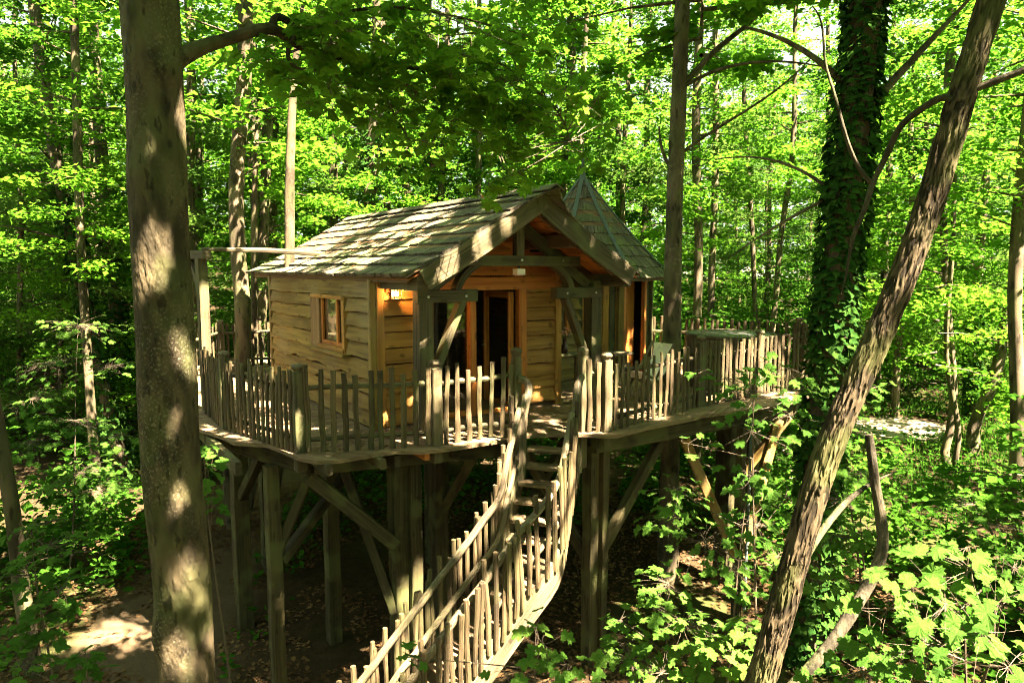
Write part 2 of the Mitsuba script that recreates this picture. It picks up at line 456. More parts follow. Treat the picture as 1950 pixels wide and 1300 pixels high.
DECK = Polygon(outline).buffer(.12).buffer(-.12)
deck = thing('timber_deck', 'raised timber deck with a wavy live edge standing on tall posts', 'deck')
inner = DECK.buffer(-.30)
zt = 3.65
c0, cU = L0[:2], U[:2]
for i in range(-16, 70):
    a0 = i * .145
    s = Polygon([tuple(c0 + cU * q + D[:2] * (a0 + e)) for q, e in ((-12, .004), (14, .004), (14, .138), (-12, .138))])
    inter = inner.intersection(s)
    for gpoly in getattr(inter, 'geoms', [inter]):
        if gpoly.is_empty or gpoly.area < .03:
            continue
        part(deck, 'plank', prism(gpoly, zt - .035 + R.normal(0, .0012), zt + R.normal(0, .0015)), 'wood_deck')
ring = DECK.difference(DECK.buffer(-.293))
ctr = np.array([-.3, 13.0])
ang = [-2.72, -2.33, -2.08, -1.85, -1.62, -1.40, -1.15, -.75, -.3, .6, 1.6, 2.6]
for i, a in enumerate(ang):
    b = ang[(i + 1) % len(ang)] + (2 * math.pi if i == len(ang) - 1 else 0)
    wedge = Polygon([tuple(ctr)] + [tuple(ctr + 30 * np.array([math.cos(t), math.sin(t)])) for t in np.linspace(a + .0006, b - .0006, 8)])
    pc = ring.intersection(wedge)
    for gpoly in getattr(pc, 'geoms', [pc]):
        if gpoly.area > .01:
            mid = (a + b) / 2
            part(deck, 'edge_board', prism(gpoly.segmentize(.15), zt - .042, zt + .004, np.array([-math.sin(mid), math.cos(mid), 0])), 'wood_deck')


def bm(name, a, b, w, h, mat='wood_stilt', n=6, up=None, parent=deck, wob=.002):
    return part(parent, name, beam(np.array(a, float), np.array(b, float), w, h, up=up, n=n, wob=wob), mat)


for a, b in (((-4.3, 9.75, 3.46), (-2.55, 8.42, 3.44)), ((-2.5, 8.4, 3.46), (.15, 9.35, 3.46)), ((1.15, 9.42, 3.45), (4.9, 11.85, 3.45)), ((-4.3, 10.0, 3.46), (-6.8, 13.6, 3.46)),
             ((5.0, 12.0, 3.45), (6.2, 14.2, 3.45)), ((-2.2, 9.6, 3.45), (4.0, 13.9, 3.45)), ((-4.3, 12.6, 3.45), (2.4, 17.2, 3.45))):
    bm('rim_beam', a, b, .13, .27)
for i in range(11):
    p = H(-2.3 + i * .85, -.55 if i > 1 else .3, -.17)
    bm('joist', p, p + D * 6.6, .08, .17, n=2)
for i in range(9):                                         # joist ends that show under the front edge
    p = H(-1.5 + i * .62, [-.62, -.75, -.70, -.55, -.45, -.4, -.3, -.4, -.5][i], -.10)
    bm('joist', p, p + D * 1.0, .07, .12, 'wood_orange' if i == 2 else 'wood_stilt', n=1)
POSTS = [(-4.48, 10.9, .24), (-3.16, 8.72, .17), (-1.57, 9.12, .22), (-1.36, 9.14, .17), (-1.15, 10.4, .23), (1.17, 9.75, .2), (1.34, 9.72, .12), (3.98, 12.3, .3), (3.78, 10.98, .13), (-4.9, 13.2, .22),
         (-1.6, 13.2, .22), (1.6, 13.4, .22), (4.9, 13.6, .22), (-6.7, 14.0, .2), (-2.85, 10.4, .2)]
for x, y, w in POSTS:
    gz = float(ground_z(x, y)) - .1
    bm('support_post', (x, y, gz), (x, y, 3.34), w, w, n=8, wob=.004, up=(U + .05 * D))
BR = [((-2.62, 8.55, 3.25), (-1.60, 9.0, 2.15), .17), ((-2.35, 9.35, 3.1), (-1.62, 9.05, 1.15), .13), ((-3.12, 8.75, 2.15), (-2.68, 8.9, 3.2), .12), ((-3.1, 8.8, 2.0), (-2.45, 9.9, 2.9), .13),
      ((-1.05, 10.4, 2.2), (-.5, 10.0, 3.25), .15), ((1.35, 9.8, 1.75), (2.35, 10.5, 3.25), .14), ((1.12, 9.85, 1.6), (.1, 10.5, 3.2), .14), ((.3, 10.3, 2.3), (1.0, 11.0, 3.3), .13),
      ((2.7, 10.5, 3.25), (3.72, 10.95, 1.15), .15), ((4.6, 11.6, 3.3), (3.85, 11.0, 1.2), .15), ((4.9, 11.9, 3.3), (4.05, 12.1, 2.0), .14), ((-4.4, 10.8, 2.2), (-3.7, 10.1, 3.3), .14)]
for a, b, w in BR:
    bm('brace', a, b, w, w, 'wood_olive' if a[0] > 2.5 else 'wood_stilt', n=4)
part(deck, 'drain_pipe', tube([(3.9, 10.92, .2), (3.9, 10.92, 3.4)], [.025], 8), 'zinc', smooth=40)

# ------------------------------------------------------------------ the cabin
cabin = thing('treehouse_cabin', 'wooden treehouse cabin with shingled gable porch and pointed turret', 'treehouse')


def lap_plank(o, ex, out, length, z0, z1, thick=.055, wave=.012, ripple=1.0):
    """A lapped board with a live lower edge: o = foot of the wall line's start, ex along, out the outward normal."""
    n = max(3, int(length / .10))
    x = np.linspace(0, length, n + 1)
    sd = R.uniform(0, 99)
    q = np.stack([x * 1.3 + sd, x * 0 + 3, x * 0], 1)
    low = z0 + (meshkit.fbm(q * 1.6 * ripple, 3) - .5) * wave * 2.6 + (meshkit.noise(q * 7) - .5) * wave * .5
    o = np.asarray(o, float)
    base = o[None] + ex[None] * x[:, None]
    sec = [(low, thick), (low + .006, thick + .004), (np.full(n + 1, z1), .010), (np.full(n + 1, z1), -.012), (low, -.012)]
    ringv = np.stack([base + Z[None] * zz[:, None] + out[None] * t for zz, t in sec], 1)
    m = 5
    v = ringv.reshape(-1, 3)
    k = np.arange(n)[:, None] * m + np.arange(m)[None]
    kn = np.arange(n)[:, None] * m + (np.arange(m)[None] + 1) % m
    f = np.concatenate([np.stack([k, k + m, kn + m], -1).reshape(-1, 3), np.stack([k, kn + m, kn], -1).reshape(-1, 3)])
    e0 = np.array([[0, 1, 2], [0, 2, 3], [0, 3, 4]])
    f = np.vstack([f, e0, e0[:, ::-1] + n * m])
    vo = voff()
    uv = np.stack([np.repeat(x, m), (v[:, 2] - o[2] - z0) + vo + .4], 1)
    return v, f, uv


OUTL, OUTF = -U, -D
wall_side = part(cabin, 'side_wall', block(H(-.36, .6, .0), D * 4.9, U * .02, Z * 2.1), 'wood_dark')
# side wall planks, split round the window (d 1.55-3.05, z .98-1.81)
zs = [.02, .24, .47, .69, .96, 1.20, 1.42, 1.63, 1.84, 2.10]
for i in range(9):
    z0, z1 = zs[i] + .004, zs[i + 1] - .014
    mid = (z0 + z1) / 2
    spans = [(.66, 5.42)] if not (.98 < mid < 1.81) else [(.66, 1.52), (3.08, 5.42)]
    for a, b in spans:
        part(cabin + '__side_wall', 'plank', lap_plank(H(-.38, a), D, OUTL, b - a, z0, z1, wave=.055 if i in (2, 3, 4) else .022), 'wood_olive')
# front wall: planks left of the glass, and right of the door
front = part(cabin, 'front_wall', block(H(2.20, .64), U * .72, D * .02, Z * 2.3), 'wood_dark')
zf = [.02, .26, .47, .66, .90, 1.13, 1.36, 1.58, 1.82, 2.06, 2.3]
for i in range(10):
    part(cabin + '__front_wall', 'plank', lap_plank(H(-.24, .62), U, OUTF, .74, zf[i] + .004, zf[i + 1] - .010, wave=.016), 'wood_honey')
    part(cabin + '__front_wall', 'plank', lap_plank(H(2.22, .62), U, OUTF, .60, zf[i] + .05, zf[i + 1] + .038, wave=.02), 'wood_honey')
part(cabin, 'corner_post', beam(H(-.39, .63), H(-.39, .63, 2.1), .10, .08, up=D), 'wood_olive')
part(cabin, 'corner_post', beam(H(-.29, .575), H(-.29, .575, 2.1), .11, .05, up=D), 'wood_honey')
part(cabin, 'corner_post', beam(H(2.87, .59), H(2.87, .59, 2.3), .12, .08, up=D), 'wood_honey')
part(cabin, 'corner_post', beam(H(-.39, 5.46), H(-.39, 5.46, 2.1), .10, .1, up=D), 'wood_olive')
# beam and gable infill over the door
part(cabin, 'lintel', beam(H(-.2, .60, 2.02), H(2.8, .60, 2.02), .07, .20, n=2), 'wood_orange')
for i in range(7):
    z0 = 2.14 + i * .17
    hw = max(.08, 1.78 - (z0 + .2 - 2.10) / .58)
    part(cabin, 'gable_board', lap_plank(H(1.5 - hw, .62), U, OUTF, 2 * hw, z0, z0 + .2, wave=.01), 'wood_orange')
# glazed panel and doorway
gp = part(cabin, 'glass_panel', (np.array([H(.52, .62, .08), H(1.14, .62, .08), H(1.14, .62, 1.92), H(.52, .62, 1.92)]), np.array([[0, 1, 2], [0, 2, 3]])), 'pane_glass')
part(cabin + '__glass_panel', 'frame', beam(H(.52, .60, .05), H(1.14, .60, .05), .06, .08, up=Z), 'wood_orange')
part(cabin + '__glass_panel', 'frame', beam(H(.525, .60, .05), H(.525, .60, 1.92), .05, .06, up=D), 'wood_dark')
door = part(cabin, 'door_frame', beam(H(1.20, .59), H(1.20, .59, 1.93), .11, .12, up=D), 'wood_orange')
part(cabin, 'door_frame', beam(H(2.13, .59), H(2.13, .59, 1.93), .15, .12, up=D), 'wood_orange')
part(cabin, 'door_frame', beam(H(1.26, .59, .03), H(2.05, .59, .03), .10, .05), 'wood_orange')
dl = part(cabin, 'door', beam(H(2.03, .70, .04), H(2.03, 1.50, .04), .045, .10), 'wood_orange', label='glazed orange door swung open into the dark room')
part(cabin + '__door', 'stile', beam(H(2.03, .74, .04), H(2.03, .74, 1.88), .045, .10, up=U), 'wood_orange')
part(cabin + '__door', 'stile', beam(H(2.03, 1.46, .04), H(2.03, 1.46, 1.88), .045, .10, up=U), 'wood_orange')
part(cabin + '__door', 'rail', beam(H(2.03, .70, 1.83), H(2.03, 1.50, 1.83), .045, .10), 'wood_orange')
part(cabin + '__door', 'pane', (np.array([H(2.03, .79, .1), H(2.03, 1.41, .1), H(2.03, 1.41, 1.8), H(2.03, .79, 1.8)]), np.array([[0, 1, 2], [0, 2, 3]])), 'pane_glass')
BW0, BW1 = .98, 1.24
# room behind
part(cabin, 'floor', block(H(-.3, .7, .005), U * 3.2, D * 4.7, Z * .02), 'wood_dark')
part(cabin, 'inner_wall', block(H(2.90, .66, .0), D * 4.8, U * .03, Z * 2.2), 'wood_dark')
for a, b, z0, z1 in ((-.35, BW0, 0, 2.2), (BW1, 2.9, 0, 2.2), (BW0, BW1, 0, .9), (BW0, BW1, 1.95, 2.2)):
    part(cabin, 'back_wall', block(H(a, 5.42, z0), U * (b - a), D * .04, Z * (z1 - z0)), 'wood_dark')
part(cabin, 'cupboard', block(H(.55, 3.4, .03), U * .5, D * .5, Z * 1.5), 'fabric_dark')
part(cabin + '__door', 'handle', tube([H(2.0, 1.46, .98), H(1.95, 1.46, .98), H(1.95, 1.36, .98)], [.010], 6), 'bolt_steel')
part(cabin, 'curtain', sweep([H(.62, .85, .1), H(.62, .85, 1.9)], np.repeat(np.array([[.10 * (q / 20 - .5) * 3, .012 * math.sin(q * 1.3)] for q in range(21)] + [[.10 * (q / 20 - .5) * 3, .012 * math.sin(q * 1.3) - .004] for q in range(20, -1, -1)])[None], 2, 0), upref=D), 'fabric_dark')
# side window
wn = part(cabin, 'window', (np.array([H(-.372, 1.66, 1.06), H(-.372, 2.62, 1.06), H(-.372, 2.62, 1.80), H(-.372, 1.66, 1.80)]), np.array([[0, 1, 2], [0, 2, 3]])), 'pane_glass')
wk = cabin + '__window'
for a, b, w, h, upv, m in ((H(-.42, 1.58, .93), H(-.42, 1.58, 1.83), .07, .10, D, 'wood_honey'), (H(-.40, 2.83, .95), H(-.40, 2.83, 1.83), .42, .09, U, 'wood_brown'),
                           (H(-.42, 1.55, 1.01), H(-.42, 2.65, 1.01), .10, .08, Z, 'wood_honey'), (H(-.42, 1.55, 1.81), H(-.42, 2.95, 1.81), .10, .06, Z, 'wood_honey'),
                           (H(-.395, 1.92, 1.05), H(-.395, 1.92, 1.8), .07, .04, U, 'wood_orange'), (H(-.395, 2.58, 1.05), H(-.395, 2.58, 1.8), .06, .04, U, 'wood_orange'),
                           (H(-.395, 1.6, 1.08), H(-.395, 2.6, 1.08), .04, .06, Z, 'wood_orange')):
    part(wk, 'frame', beam(a, b, w, h, up=upv), m)
part(wk, 'sill', beam(H(-.45, 1.45, .95), H(-.45, 3.05, .95), .14, .045), 'wood_olive')
# porch posts, hammer beams, truss, braces
TW = 'wood_grey'
for u0, s in ((.07, 1), (3.12, -1)):
    pp = part(cabin, 'porch_post', beam(H(u0, 0, -.02), H(u0, 0, 1.80), .21, .21, up=D, n=6, wob=.003), TW)
    part(cabin, 'hammer_beam', beam(H(u0 - s * .12, -.02, 1.875), H(u0 + s * .82, -.02, 1.875), .15, .17, n=3), TW)
    for q in (.03, .62):
        part(cabin, 'bolt', tube([H(u0 + s * q, -.10, 1.87), H(u0 + s * q, -.115, 1.87)], [.018], 8), 'bolt_steel')
    part(cabin, 'brace', curved([H(u0 + s * .60, -.02, 1.80), H(u0 + s * .42, -.02, 1.42), H(u0 + s * .08, -.02, .62)], .10, .15, up=D, n=8), TW)
    part(cabin, 'strut', curved([H(u0 + s * .50, -.02, 1.95), H(u0 + s * .58, -.02, 2.1), H(u0 + s * .86, -.02, 2.32)], .10, .15, up=D, n=8), TW)
    part(cabin, 'principal_rafter', beam(H(u0 + s * .12, .02, 1.98), H(1.6 - s * .04, .02, 2.93), .10, .17, n=4), TW)
    part(cabin, 'post_cap_beam', beam(H(u0, -.1, 2.0), H(u0, .6, 2.0), .14, .12), TW)
part(cabin, 'tie_beam', beam(H(.50, -.06, 2.36), H(2.75, -.06, 2.36), .11, .155, n=4), TW)
for q in (.85, 1.63, 2.4):
    part(cabin, 'bolt', tube([H(q, -.118, 2.37), H(q, -.13, 2.37)], [.02], 8), 'bolt_steel')
part(cabin, 'king_post', beam(H(1.62, -.05, 2.43), H(1.62, -.05, 3.05), .14, .12, up=D), TW)

# roof
RU, EA = 1.55, 2.0      # ridge position along the front, half span


def roof_pt(side, t, d, lift=0.0):
    """t from ridge 0 to eave 1; side -1 left, 1 right."""
    nrm = unit(np.array([side * 1.25, 2.0]))
    z = 3.30 - 1.16 * t - .05 * math.sin(math.pi * t)
    return H(RU + side * EA * t + nrm[0] * lift, d, z + nrm[1] * lift)


def d_front(t):
    return -.64 - .42 * max(0, 1 - t) ** 7 + .10 * max(0, t - .88) / .12


def d_back(side, t):
    return 6.35 + .55 * t


def shingle(a, b, c, d, th_):
    """Corners a b (upper edge), c d (lower edge, d below a), thickness at the lower edge."""
    a, b, c, d = (np.asarray(x, float) for x in (a, b, c, d))
    n = unit(np.cross(c - a, b - a))
    if n[2] < 0:
        n = -n
    v = np.array([a, b, c, d, a + n * .006, b + n * .006, c + n * th_, d + n * th_])
    f = np.array([[4, 7, 6], [4, 6, 5], [7, 3, 2], [7, 2, 6], [4, 0, 3], [4, 3, 7], [5, 6, 2], [5, 2, 1], [0, 1, 2], [0, 2, 3], [0, 4, 5], [0, 5, 1]])
    x = unit(b - a); y = unit(d - a)
    uv = np.stack([(v - a) @ y, (v - a) @ x + voff()], 1)
    return v, f, uv


ROWS = 8


def slope(side):
    out = []
    for r in range(ROWS):
        t0, t1 = max(0, (r - .55) / ROWS), (r + 1) / ROWS
        d = d_front(t1)
        while d < d_back(side, t1) - .03:
            w = R.uniform(.16, .36)
            e = min(d + w, d_back(side, t1))
            j = R.normal(0, .004)
            l1, l0 = .004 + R.uniform(0, .012), .0
            tt = t1 + j + (.015 if r == ROWS - 1 else 0)
            q0, q1 = d, e - .006
            out.append(shingle(roof_pt(side, t0, q0 + (d_front(t0) - d_front(t1) if d == d_front(t1) else 0), l0 + .008), roof_pt(side, t0, q1, l0 + .008),
                               roof_pt(side, tt, q1, l1 + .012), roof_pt(side, tt, q0, l1 + .012), R.uniform(.040, .052)))
            d = e
    return out


roof = part(cabin, 'roof', join([shingle(roof_pt(s, 0, -.62), roof_pt(s, 0, 6.4), roof_pt(s, 1, 6.9), roof_pt(s, 1, -.62), .004) for s in (-1, 1)]), 'wood_dark')
for m in slope(-1):
    part(cabin + '__roof', 'shingle', m, 'wood_shingle')
part(cabin + '__roof', 'far_shingle', join(slope(1)), 'wood_shingle', kind='stuff')
for s in (-1, 1):
    rp = [roof_pt(s, .02, -1.02), roof_pt(s, .02, 6.3)]
    part(cabin + '__roof', 'ridge_board', beam(rp[0] + Z * .05 + U * s * .03, rp[1] + Z * .05 + U * s * .03, .17, .022, up=unit(Z * .85 + U * s * .5), n=3), 'wood_shingle')
    for i in range(8):
        t0, t1 = i / 8 + .004, (i + 1) / 8 - .004
        a, b, c, d = (roof_pt(s, tt, dd, -.045) for tt, dd in ((t0, -.58), (t0, .6), (t1, .6), (t1, -.58)))
        part(cabin + '__roof', 'soffit_board', shingle(a, b, c, d, .006), 'wood_orange')
    # bargeboard: wide curved-foot board on the gable
    ts = np.linspace(.0, .93, 10)
    cs = np.array([roof_pt(s, t, -.655, -.115 - (.03 * max(0, t - .85) / .15)) for t in ts])
    x, y = .02, .135
    q = np.array([[x, -y], [x, y], [-x, y], [-x, -y]])
    part(cabin, 'bargeboard', sweep(cs, np.repeat(q[None], 10, 0), voff=voff(), upref=unit(Z + U * s * .6)), 'wood_grey')
    for t in (.40, .93):
        p = roof_pt(s, t, 0, -.17)
        part(cabin + '__roof', 'purlin', beam(p - D * .56, p + D * 5.6, .20 if t < .9 else .15, .19, n=2), 'wood_grey' if t > .9 else 'wood_dark')
    for dd in (-.3, .35):
        part(cabin + '__roof', 'rafter', beam(roof_pt(s, .06, dd, -.10), roof_pt(s, .97, dd, -.10), .07, .09), 'wood_dark')
part(cabin + '__roof', 'ridge_purlin', beam(H(RU, -.6, 3.08), H(RU, 5.4, 3.08), .12, .18), 'wood_honey')
part(cabin, 'barge_block', beam(H(1.55, -.66, 3.02), H(1.55, -.66, 3.25), .11, .05, up=D), 'wood_grey')
# fascia under the left eave
part(cabin + '__roof', 'fascia', beam(roof_pt(-1, .985, -.5, -.05), roof_pt(-1, .985, 6.6, -.05), .03, .09, n=3), 'wood_dark')

# link wall between cabin and turret, with a narrow window
lw = part(cabin, 'link_wall', block(H(2.95, 2.34), U * 2.0, D * .03, Z * 2.1), 'wood_dark')
for i in range(9):
    z0 = .02 + i * .235
    spans = [(2.95, 4.9)] if not (.95 < z0 + .12 < 1.95) else [(2.95, 4.05), (4.50, 4.9)]
    for a, b in spans:
        part(cabin + '__link_wall', 'plank', lap_plank(H(a, 2.32), U, OUTF, b - a, z0 + .004, z0 + .224, wave=.02), 'wood_olive')
part(cabin, 'link_window', (np.array([H(4.08, 2.33, 1.0), H(4.48, 2.33, 1.0), H(4.48, 2.33, 1.95), H(4.08, 2.33, 1.95)]), np.array([[0, 1, 2], [0, 2, 3]])), 'pane_glass')
for a, b in ((H(4.06, 2.30, .95), H(4.06, 2.30, 2.0)), (H(4.50, 2.30, .95), H(4.50, 2.30, 2.0))):
    part(cabin + '__link_window', 'frame', beam(a, b, .07, .07, up=D), 'wood_orange')
part(cabin + '__link_window', 'sill', beam(H(4.0, 2.28, .94), H(4.58, 2.28, .94), .12, .05), 'wood_olive')

# turret: octagon
TC = np.array([1.55, 15.2, 3.65])
toc = math.atan2(-TC[1], -TC[0])                             # direction from the turret to the camera
VA = [toc + math.radians(31 + 45 * i) for i in range(8)]      # vertex angles; VA[7] is -14 degrees
vec = lambda a: np.array([math.cos(a), math.sin(a), 0])
APEX = TC + Z * 4.28
ER = 1.92


def tow(i, r):
    return TC + vec(VA[i % 8]) * r


part(cabin, 'turret_lining', join([block(tow(i, 1.42) + Z * 0, (tow(i + 1, 1.42) - tow(i, 1.42)), unit(-vec((VA[i % 8] + VA[(i + 1) % 8] + (2 * math.pi if i % 8 == 7 else 0)) / 2)) * .02, Z * 2.15) for i in range(1, 8)]), 'wood_dark')
for i in range(8):
    a, b = tow(i, 1.5), tow(i + 1, 1.5)
    part(cabin, 'turret_post', beam(a, a + Z * 2.1, .13, .13, up=vec(VA[i % 8])), 'wood_olive' if i in (0, 7) else 'wood_grey')
    ex = unit(b - a); L = np.linalg.norm(b - a)
    out = unit(np.cross(ex, Z))
    if out @ ((a + b) / 2 - TC) < 0:
        out = -out
    if i == 0:
        ca, cb = a + ex * .2, a + ex * .95
        for p in (a + ex * .13, a + ex * .92):
            part(cabin, 'turret_door_frame', beam(p, p + Z * 2.0, .09, .09, up=ex), 'wood_orange')
        part(cabin, 'turret_door_frame', beam(a + Z * 2.03, b + Z * 2.03, .08, .10), 'wood_dark')
        part(cabin, 'turret_door', beam(a + ex * .75 - out * .25, a + ex * .75 - out * .25 + Z * 2.0, .3, .05, up=out), 'wood_orange')
        for k_ in range(1):
            part(cabin + '__turret_wall', 'board', beam(b - ex * .1 + Z * .0, b - ex * .1 + Z * 2.1, .12, .03, up=out), 'wood_grey')
    else:
        x = .07
        while x < L - .08:
            w = R.uniform(.10, .17)
            w = min(w, L - .07 - x)
            p = a + ex * (x + w / 2) + out * R.uniform(0, .012)
            part(cabin + '__turret_wall', 'board', beam(p, p + Z * 2.1, w - .008, .03, up=out), ['wood_olive', 'wood_grey', 'wood_honey'][int(R.integers(0, 3))])
            x += w
part(cabin, 'turret_wall', join([beam(tow(i, 1.47) + Z * 2.12, tow(i + 1, 1.47) + Z * 2.12, .1, .1) for i in range(8)]), 'wood_grey')
far = []
for i in range(8):
    for r in range(9):
        t0, t1 = max(.02, (r - .4) / 9), (r + 1) / 9
        e0, e1 = tow(i, ER), tow(i + 1, ER)
        bend = lambda t: Z * (.10 * (1 - math.sin(math.pi * min(1, t))) - .1)
        pt = lambda s, t: APEX + ((e0 * (1 - s) + e1 * s) + Z * (2.05) - APEX) * t + bend(t) + unit((e0 + e1) / 2 - TC) * .012
        nsh = max(1, round(np.linalg.norm(e1 - e0) * t1 / .21))
        cuts = np.concatenate([[0], np.sort((np.arange(1, nsh) + R.uniform(-.2, .2, nsh - 1)) / nsh), [1]]) if nsh > 1 else np.array([0, 1])
        for s0, s1 in zip(cuts[:-1], cuts[1:]):
            j = R.normal(0, .004)
            m = shingle(pt(s0 + .004, t0), pt(s1 - .004, t0), pt(s1 - .004, t1 + j) + Z * .012, pt(s0 + .004, t1 + j) + Z * .012, R.uniform(.02, .03))
            if i in (0, 6, 7):
                part(cabin + '__turret_roof', 'shingle', m, 'wood_shingle')
            else:
                far.append(m)
part(cabin, 'turret_roof', trimesh.creation.cone(.01, .01) if False else join([shingle(APEX, APEX + (tow(i, ER) - TC) * .001, tow(i + 1, ER - .05) + Z * 2.0, tow(i, ER - .05) + Z * 2.0, .001) for i in range(8)]), 'wood_dark')
part(cabin + '__turret_roof', 'far_shingle', join(far), 'wood_shingle', kind='stuff')
for i in range(8):
    e = tow(i, ER + .02) + Z * 2.07
    cpts = [APEX + (e - APEX) * t + Z * (.10 * (1 - math.sin(math.pi * t)) - .1 + .04) for t in np.linspace(.06, .93 if i == 0 else 1, 8)]
    part(cabin + '__turret_roof', 'ridge_cap', curved(cpts, .09, .02, up=Z, n=8, ch=.004), 'zinc')
part(cabin + '__turret_roof', 'finial', tube([APEX - Z * .30, APEX + Z * .05, APEX + Z * .35, APEX + Z * .55], [.24, .05, .03, .012], 10, n=8), 'zinc', smooth=40)
for i in (0, 1):
    part(cabin + '__turret_roof', 'fascia', beam(tow(i, ER - .03) + Z * 2.03, tow(i + 1, ER - .03) + Z * 2.03, .03, .07), 'wood_dark')

# lanterns
lan = thing('wall_lantern', 'small lit black lantern glowing on the planks beside the porch', 'lantern')
lp = H(-.09, .47, 1.90)
part(lan, 'back_plate', block(lp + D * .06 - U * .05 - Z * .08, U * .10, D * .015, Z * .16), 'black_metal')
for sx in (-1, 1):
    for sy in (-1, 1):
        p = lp + U * sx * .055 + D * sy * .05
        part(lan, 'corner_bar', beam(p - Z * .07, p + Z * .07, .010, .010, up=D), 'black_metal')
part(lan, 'cap', tube([lp + Z * .07, lp + Z * .085, lp + Z * .13], [.10, .09, .02], 4), 'black_metal')
part(lan, 'base', tube([lp - Z * .085, lp - Z * .07], [.085, .085], 4), 'black_metal')
bk = part(lan, 'bulb', (lambda s: (np.array(s.vertices) + lp, np.array(s.faces)))(trimesh.creation.icosphere(2, .035)), 'black_metal', smooth=True)
scene[bk]['emitter'] = {'type': 'area', 'radiance': {'type': 'rgb', 'value': (9.0, 4.0, 1.0)}}
cl = thing('porch_lamp', 'small pale box lamp hanging under the porch tie beam', 'lamp')
cp = H(1.62, -.06, 2.2)
part(cl, 'stem', tube([cp + Z * .05, cp + Z * .085], [.02], 6), 'black_metal')
part(cl, 'housing', beam(cp - U * .07, cp + U * .07, .12, .09), 'canvas_white')
part(cl, 'shade', tube([cp - Z * .045, cp - Z * .06], [.085, .05], 10), 'petal_pink')

# ------------------------------------------------------------------ picket fences
def picket(x, y, z0, z1, r, wob=.008, tilt=.012, mat='wood_picket', e=None):
    n = 6
    zz = np.linspace(z0, z1, n)
    tx, ty = R.normal(0, tilt, 2)
    c = np.stack([x + np.cumsum(R.normal(0, wob, n)) * .6 + tx * (zz - z0), y + np.cumsum(R.normal(0, wob, n)) * .6 + ty * (zz - z0), zz], 1)
    m = tube(c, r * R.uniform(.85, 1.12, n), 8, n=10, rough=.14, freq=4)
    if e is not None:                                       # cleft stakes: wider than they are deep
        d = m[0][:, :2] - [x, y]
        a = d @ e
        o = d - a[:, None] * e
        m[0][:, :2] = [x, y] + a[:, None] * e * 1.18 + o * .62
    return m


def post(parent, x, y, z0, z1, w=.135):
    part(parent, 'post', beam((x, y, z0), (x, y, z1 - .10), w, w, up=U, n=5, wob=.003), 'wood_grey')
    k = parent + '__post'
    part(k, 'cap', tube([(x, y, z1 - .10), (x, y, z1 - .085), (x, y, z1 - .08), (x, y, z1 - .03), (x, y, z1)], [w * .40, w * .40, w * .60, w * .62, w * .42], 9, n=14, rough=.03), 'wood_pale')


def fence(label, a, b, n, posts=(1, 1), h=1.0, side=1, mat='wood_picket', group=None, r=.030, dz=0.0):
    f = thing('picket_fence', label, 'fence', group)
    a, b = np.array(a, float), np.array(b, float)
    e = (b - a) / np.linalg.norm(b - a)
    o = np.array([e[1], -e[0]]) * side                       # outer side
    for k_, p in zip(posts, (a, b)):
        if k_:
            post(f, p[0], p[1], zt - .22, zt + h + .10)
    for hz, hr in ((.17, .032), (.80, .034)):
        pa, pb = a + o * -.0, b + o * -.0
        c = np.linspace(0, 1, 6)[:, None]
        pts = np.column_stack([pa + (pb - pa) * c, np.full(6, zt + hz) + R.normal(0, .008, 6)])
        part(f, 'rail', tube(pts, [hr], 7, n=12, rough=.12), 'wood_grey')
    for i in range(n):
        q = a + (b - a) * ((i + .75 + R.normal(0, .07)) / (n + .5)) + o * .055
        part(f, 'picket', picket(q[0], q[1], zt + R.uniform(-.04, .03) + dz, zt + h + R.normal(0, .035), r, e=e), mat)
    return f


fence('dark picket fence on the left deck edge, seen at a slant', (-4.04, 9.49), (-2.60, 8.20), 16, (1, 1), side=1)
fence('picket fence along the front left of the deck before the cabin', (-2.60, 8.20), (-.97, 8.56), 11, (0, 1))
fence('sunlit picket fence just left of the stair head', (-.97, 8.56), (.06, 9.22), 7, (0, 0))
fence('short picket fence right of the stair head', (.97, 9.28), (1.30, 9.30), 2, (0, 1))
fence('picket fence along the front right deck edge before the turret', (1.30, 9.30), (3.08, 11.08), 15, (0, 0))
fence('left panel of close pickets round the hot tub', (3.08, 11.08), (4.42, 12.12), 14, (1, 1), h=1.06)
fence('right panel of close pickets round the hot tub, behind the ivy trunk', (4.42, 12.12), (5.85, 13.0), 12, (0, 1), h=1.06)
fence('picket fence running from the hot tub to the back of the deck', (5.85, 13.0), (6.2, 14.7), 12, (0, 1), h=1.1)
fence('picket fence behind the hot tub, its tops just showing', (6.2, 14.7), (3.2, 15.9), 22, (0, 1), h=1.1)
fence('picket fence seen end on beside the timber portal', (-4.04, 9.49), (-4.88, 10.72), 9, (0, 0), side=-1)
fence('picket fence at the far left of the deck behind the portal', (-6.45, 12.3), (-6.60, 15.4), 16, (1, 1), side=-1)
fence('dark picket fence along the deck behind the cabin', (-6.60, 15.4), (-3.6, 16.6), 18, (0, 1), side=-1)

# ------------------------------------------------------------------ winding stairs
st = thing('staircase', 'steep winding wooden staircase with picket sides down from the deck', 'staircase')
X0, Y0, SW, RISE, P0, P1, K0, K1, RUN, HR = .567, 9.103, .695, .180, .290, 1.015, 5.6, 8.4, .185, .893
kk = np.linspace(0, 21, 421)
tt = np.clip((kk - K0) / (K1 - K0), 0, 1); tt = tt * tt * (3 - 2 * tt)
phi = P0 + (P1 - P0) * tt
dk = kk[1] - kk[0]
sx = X0 + np.concatenate([[0], np.cumsum(-(np.sin(phi[1:]) + np.sin(phi[:-1])) / 2 * RUN * dk)])
sy = Y0 + np.concatenate([[0], np.cumsum(-(np.cos(phi[1:]) + np.cos(phi[:-1])) / 2 * RUN * dk)])


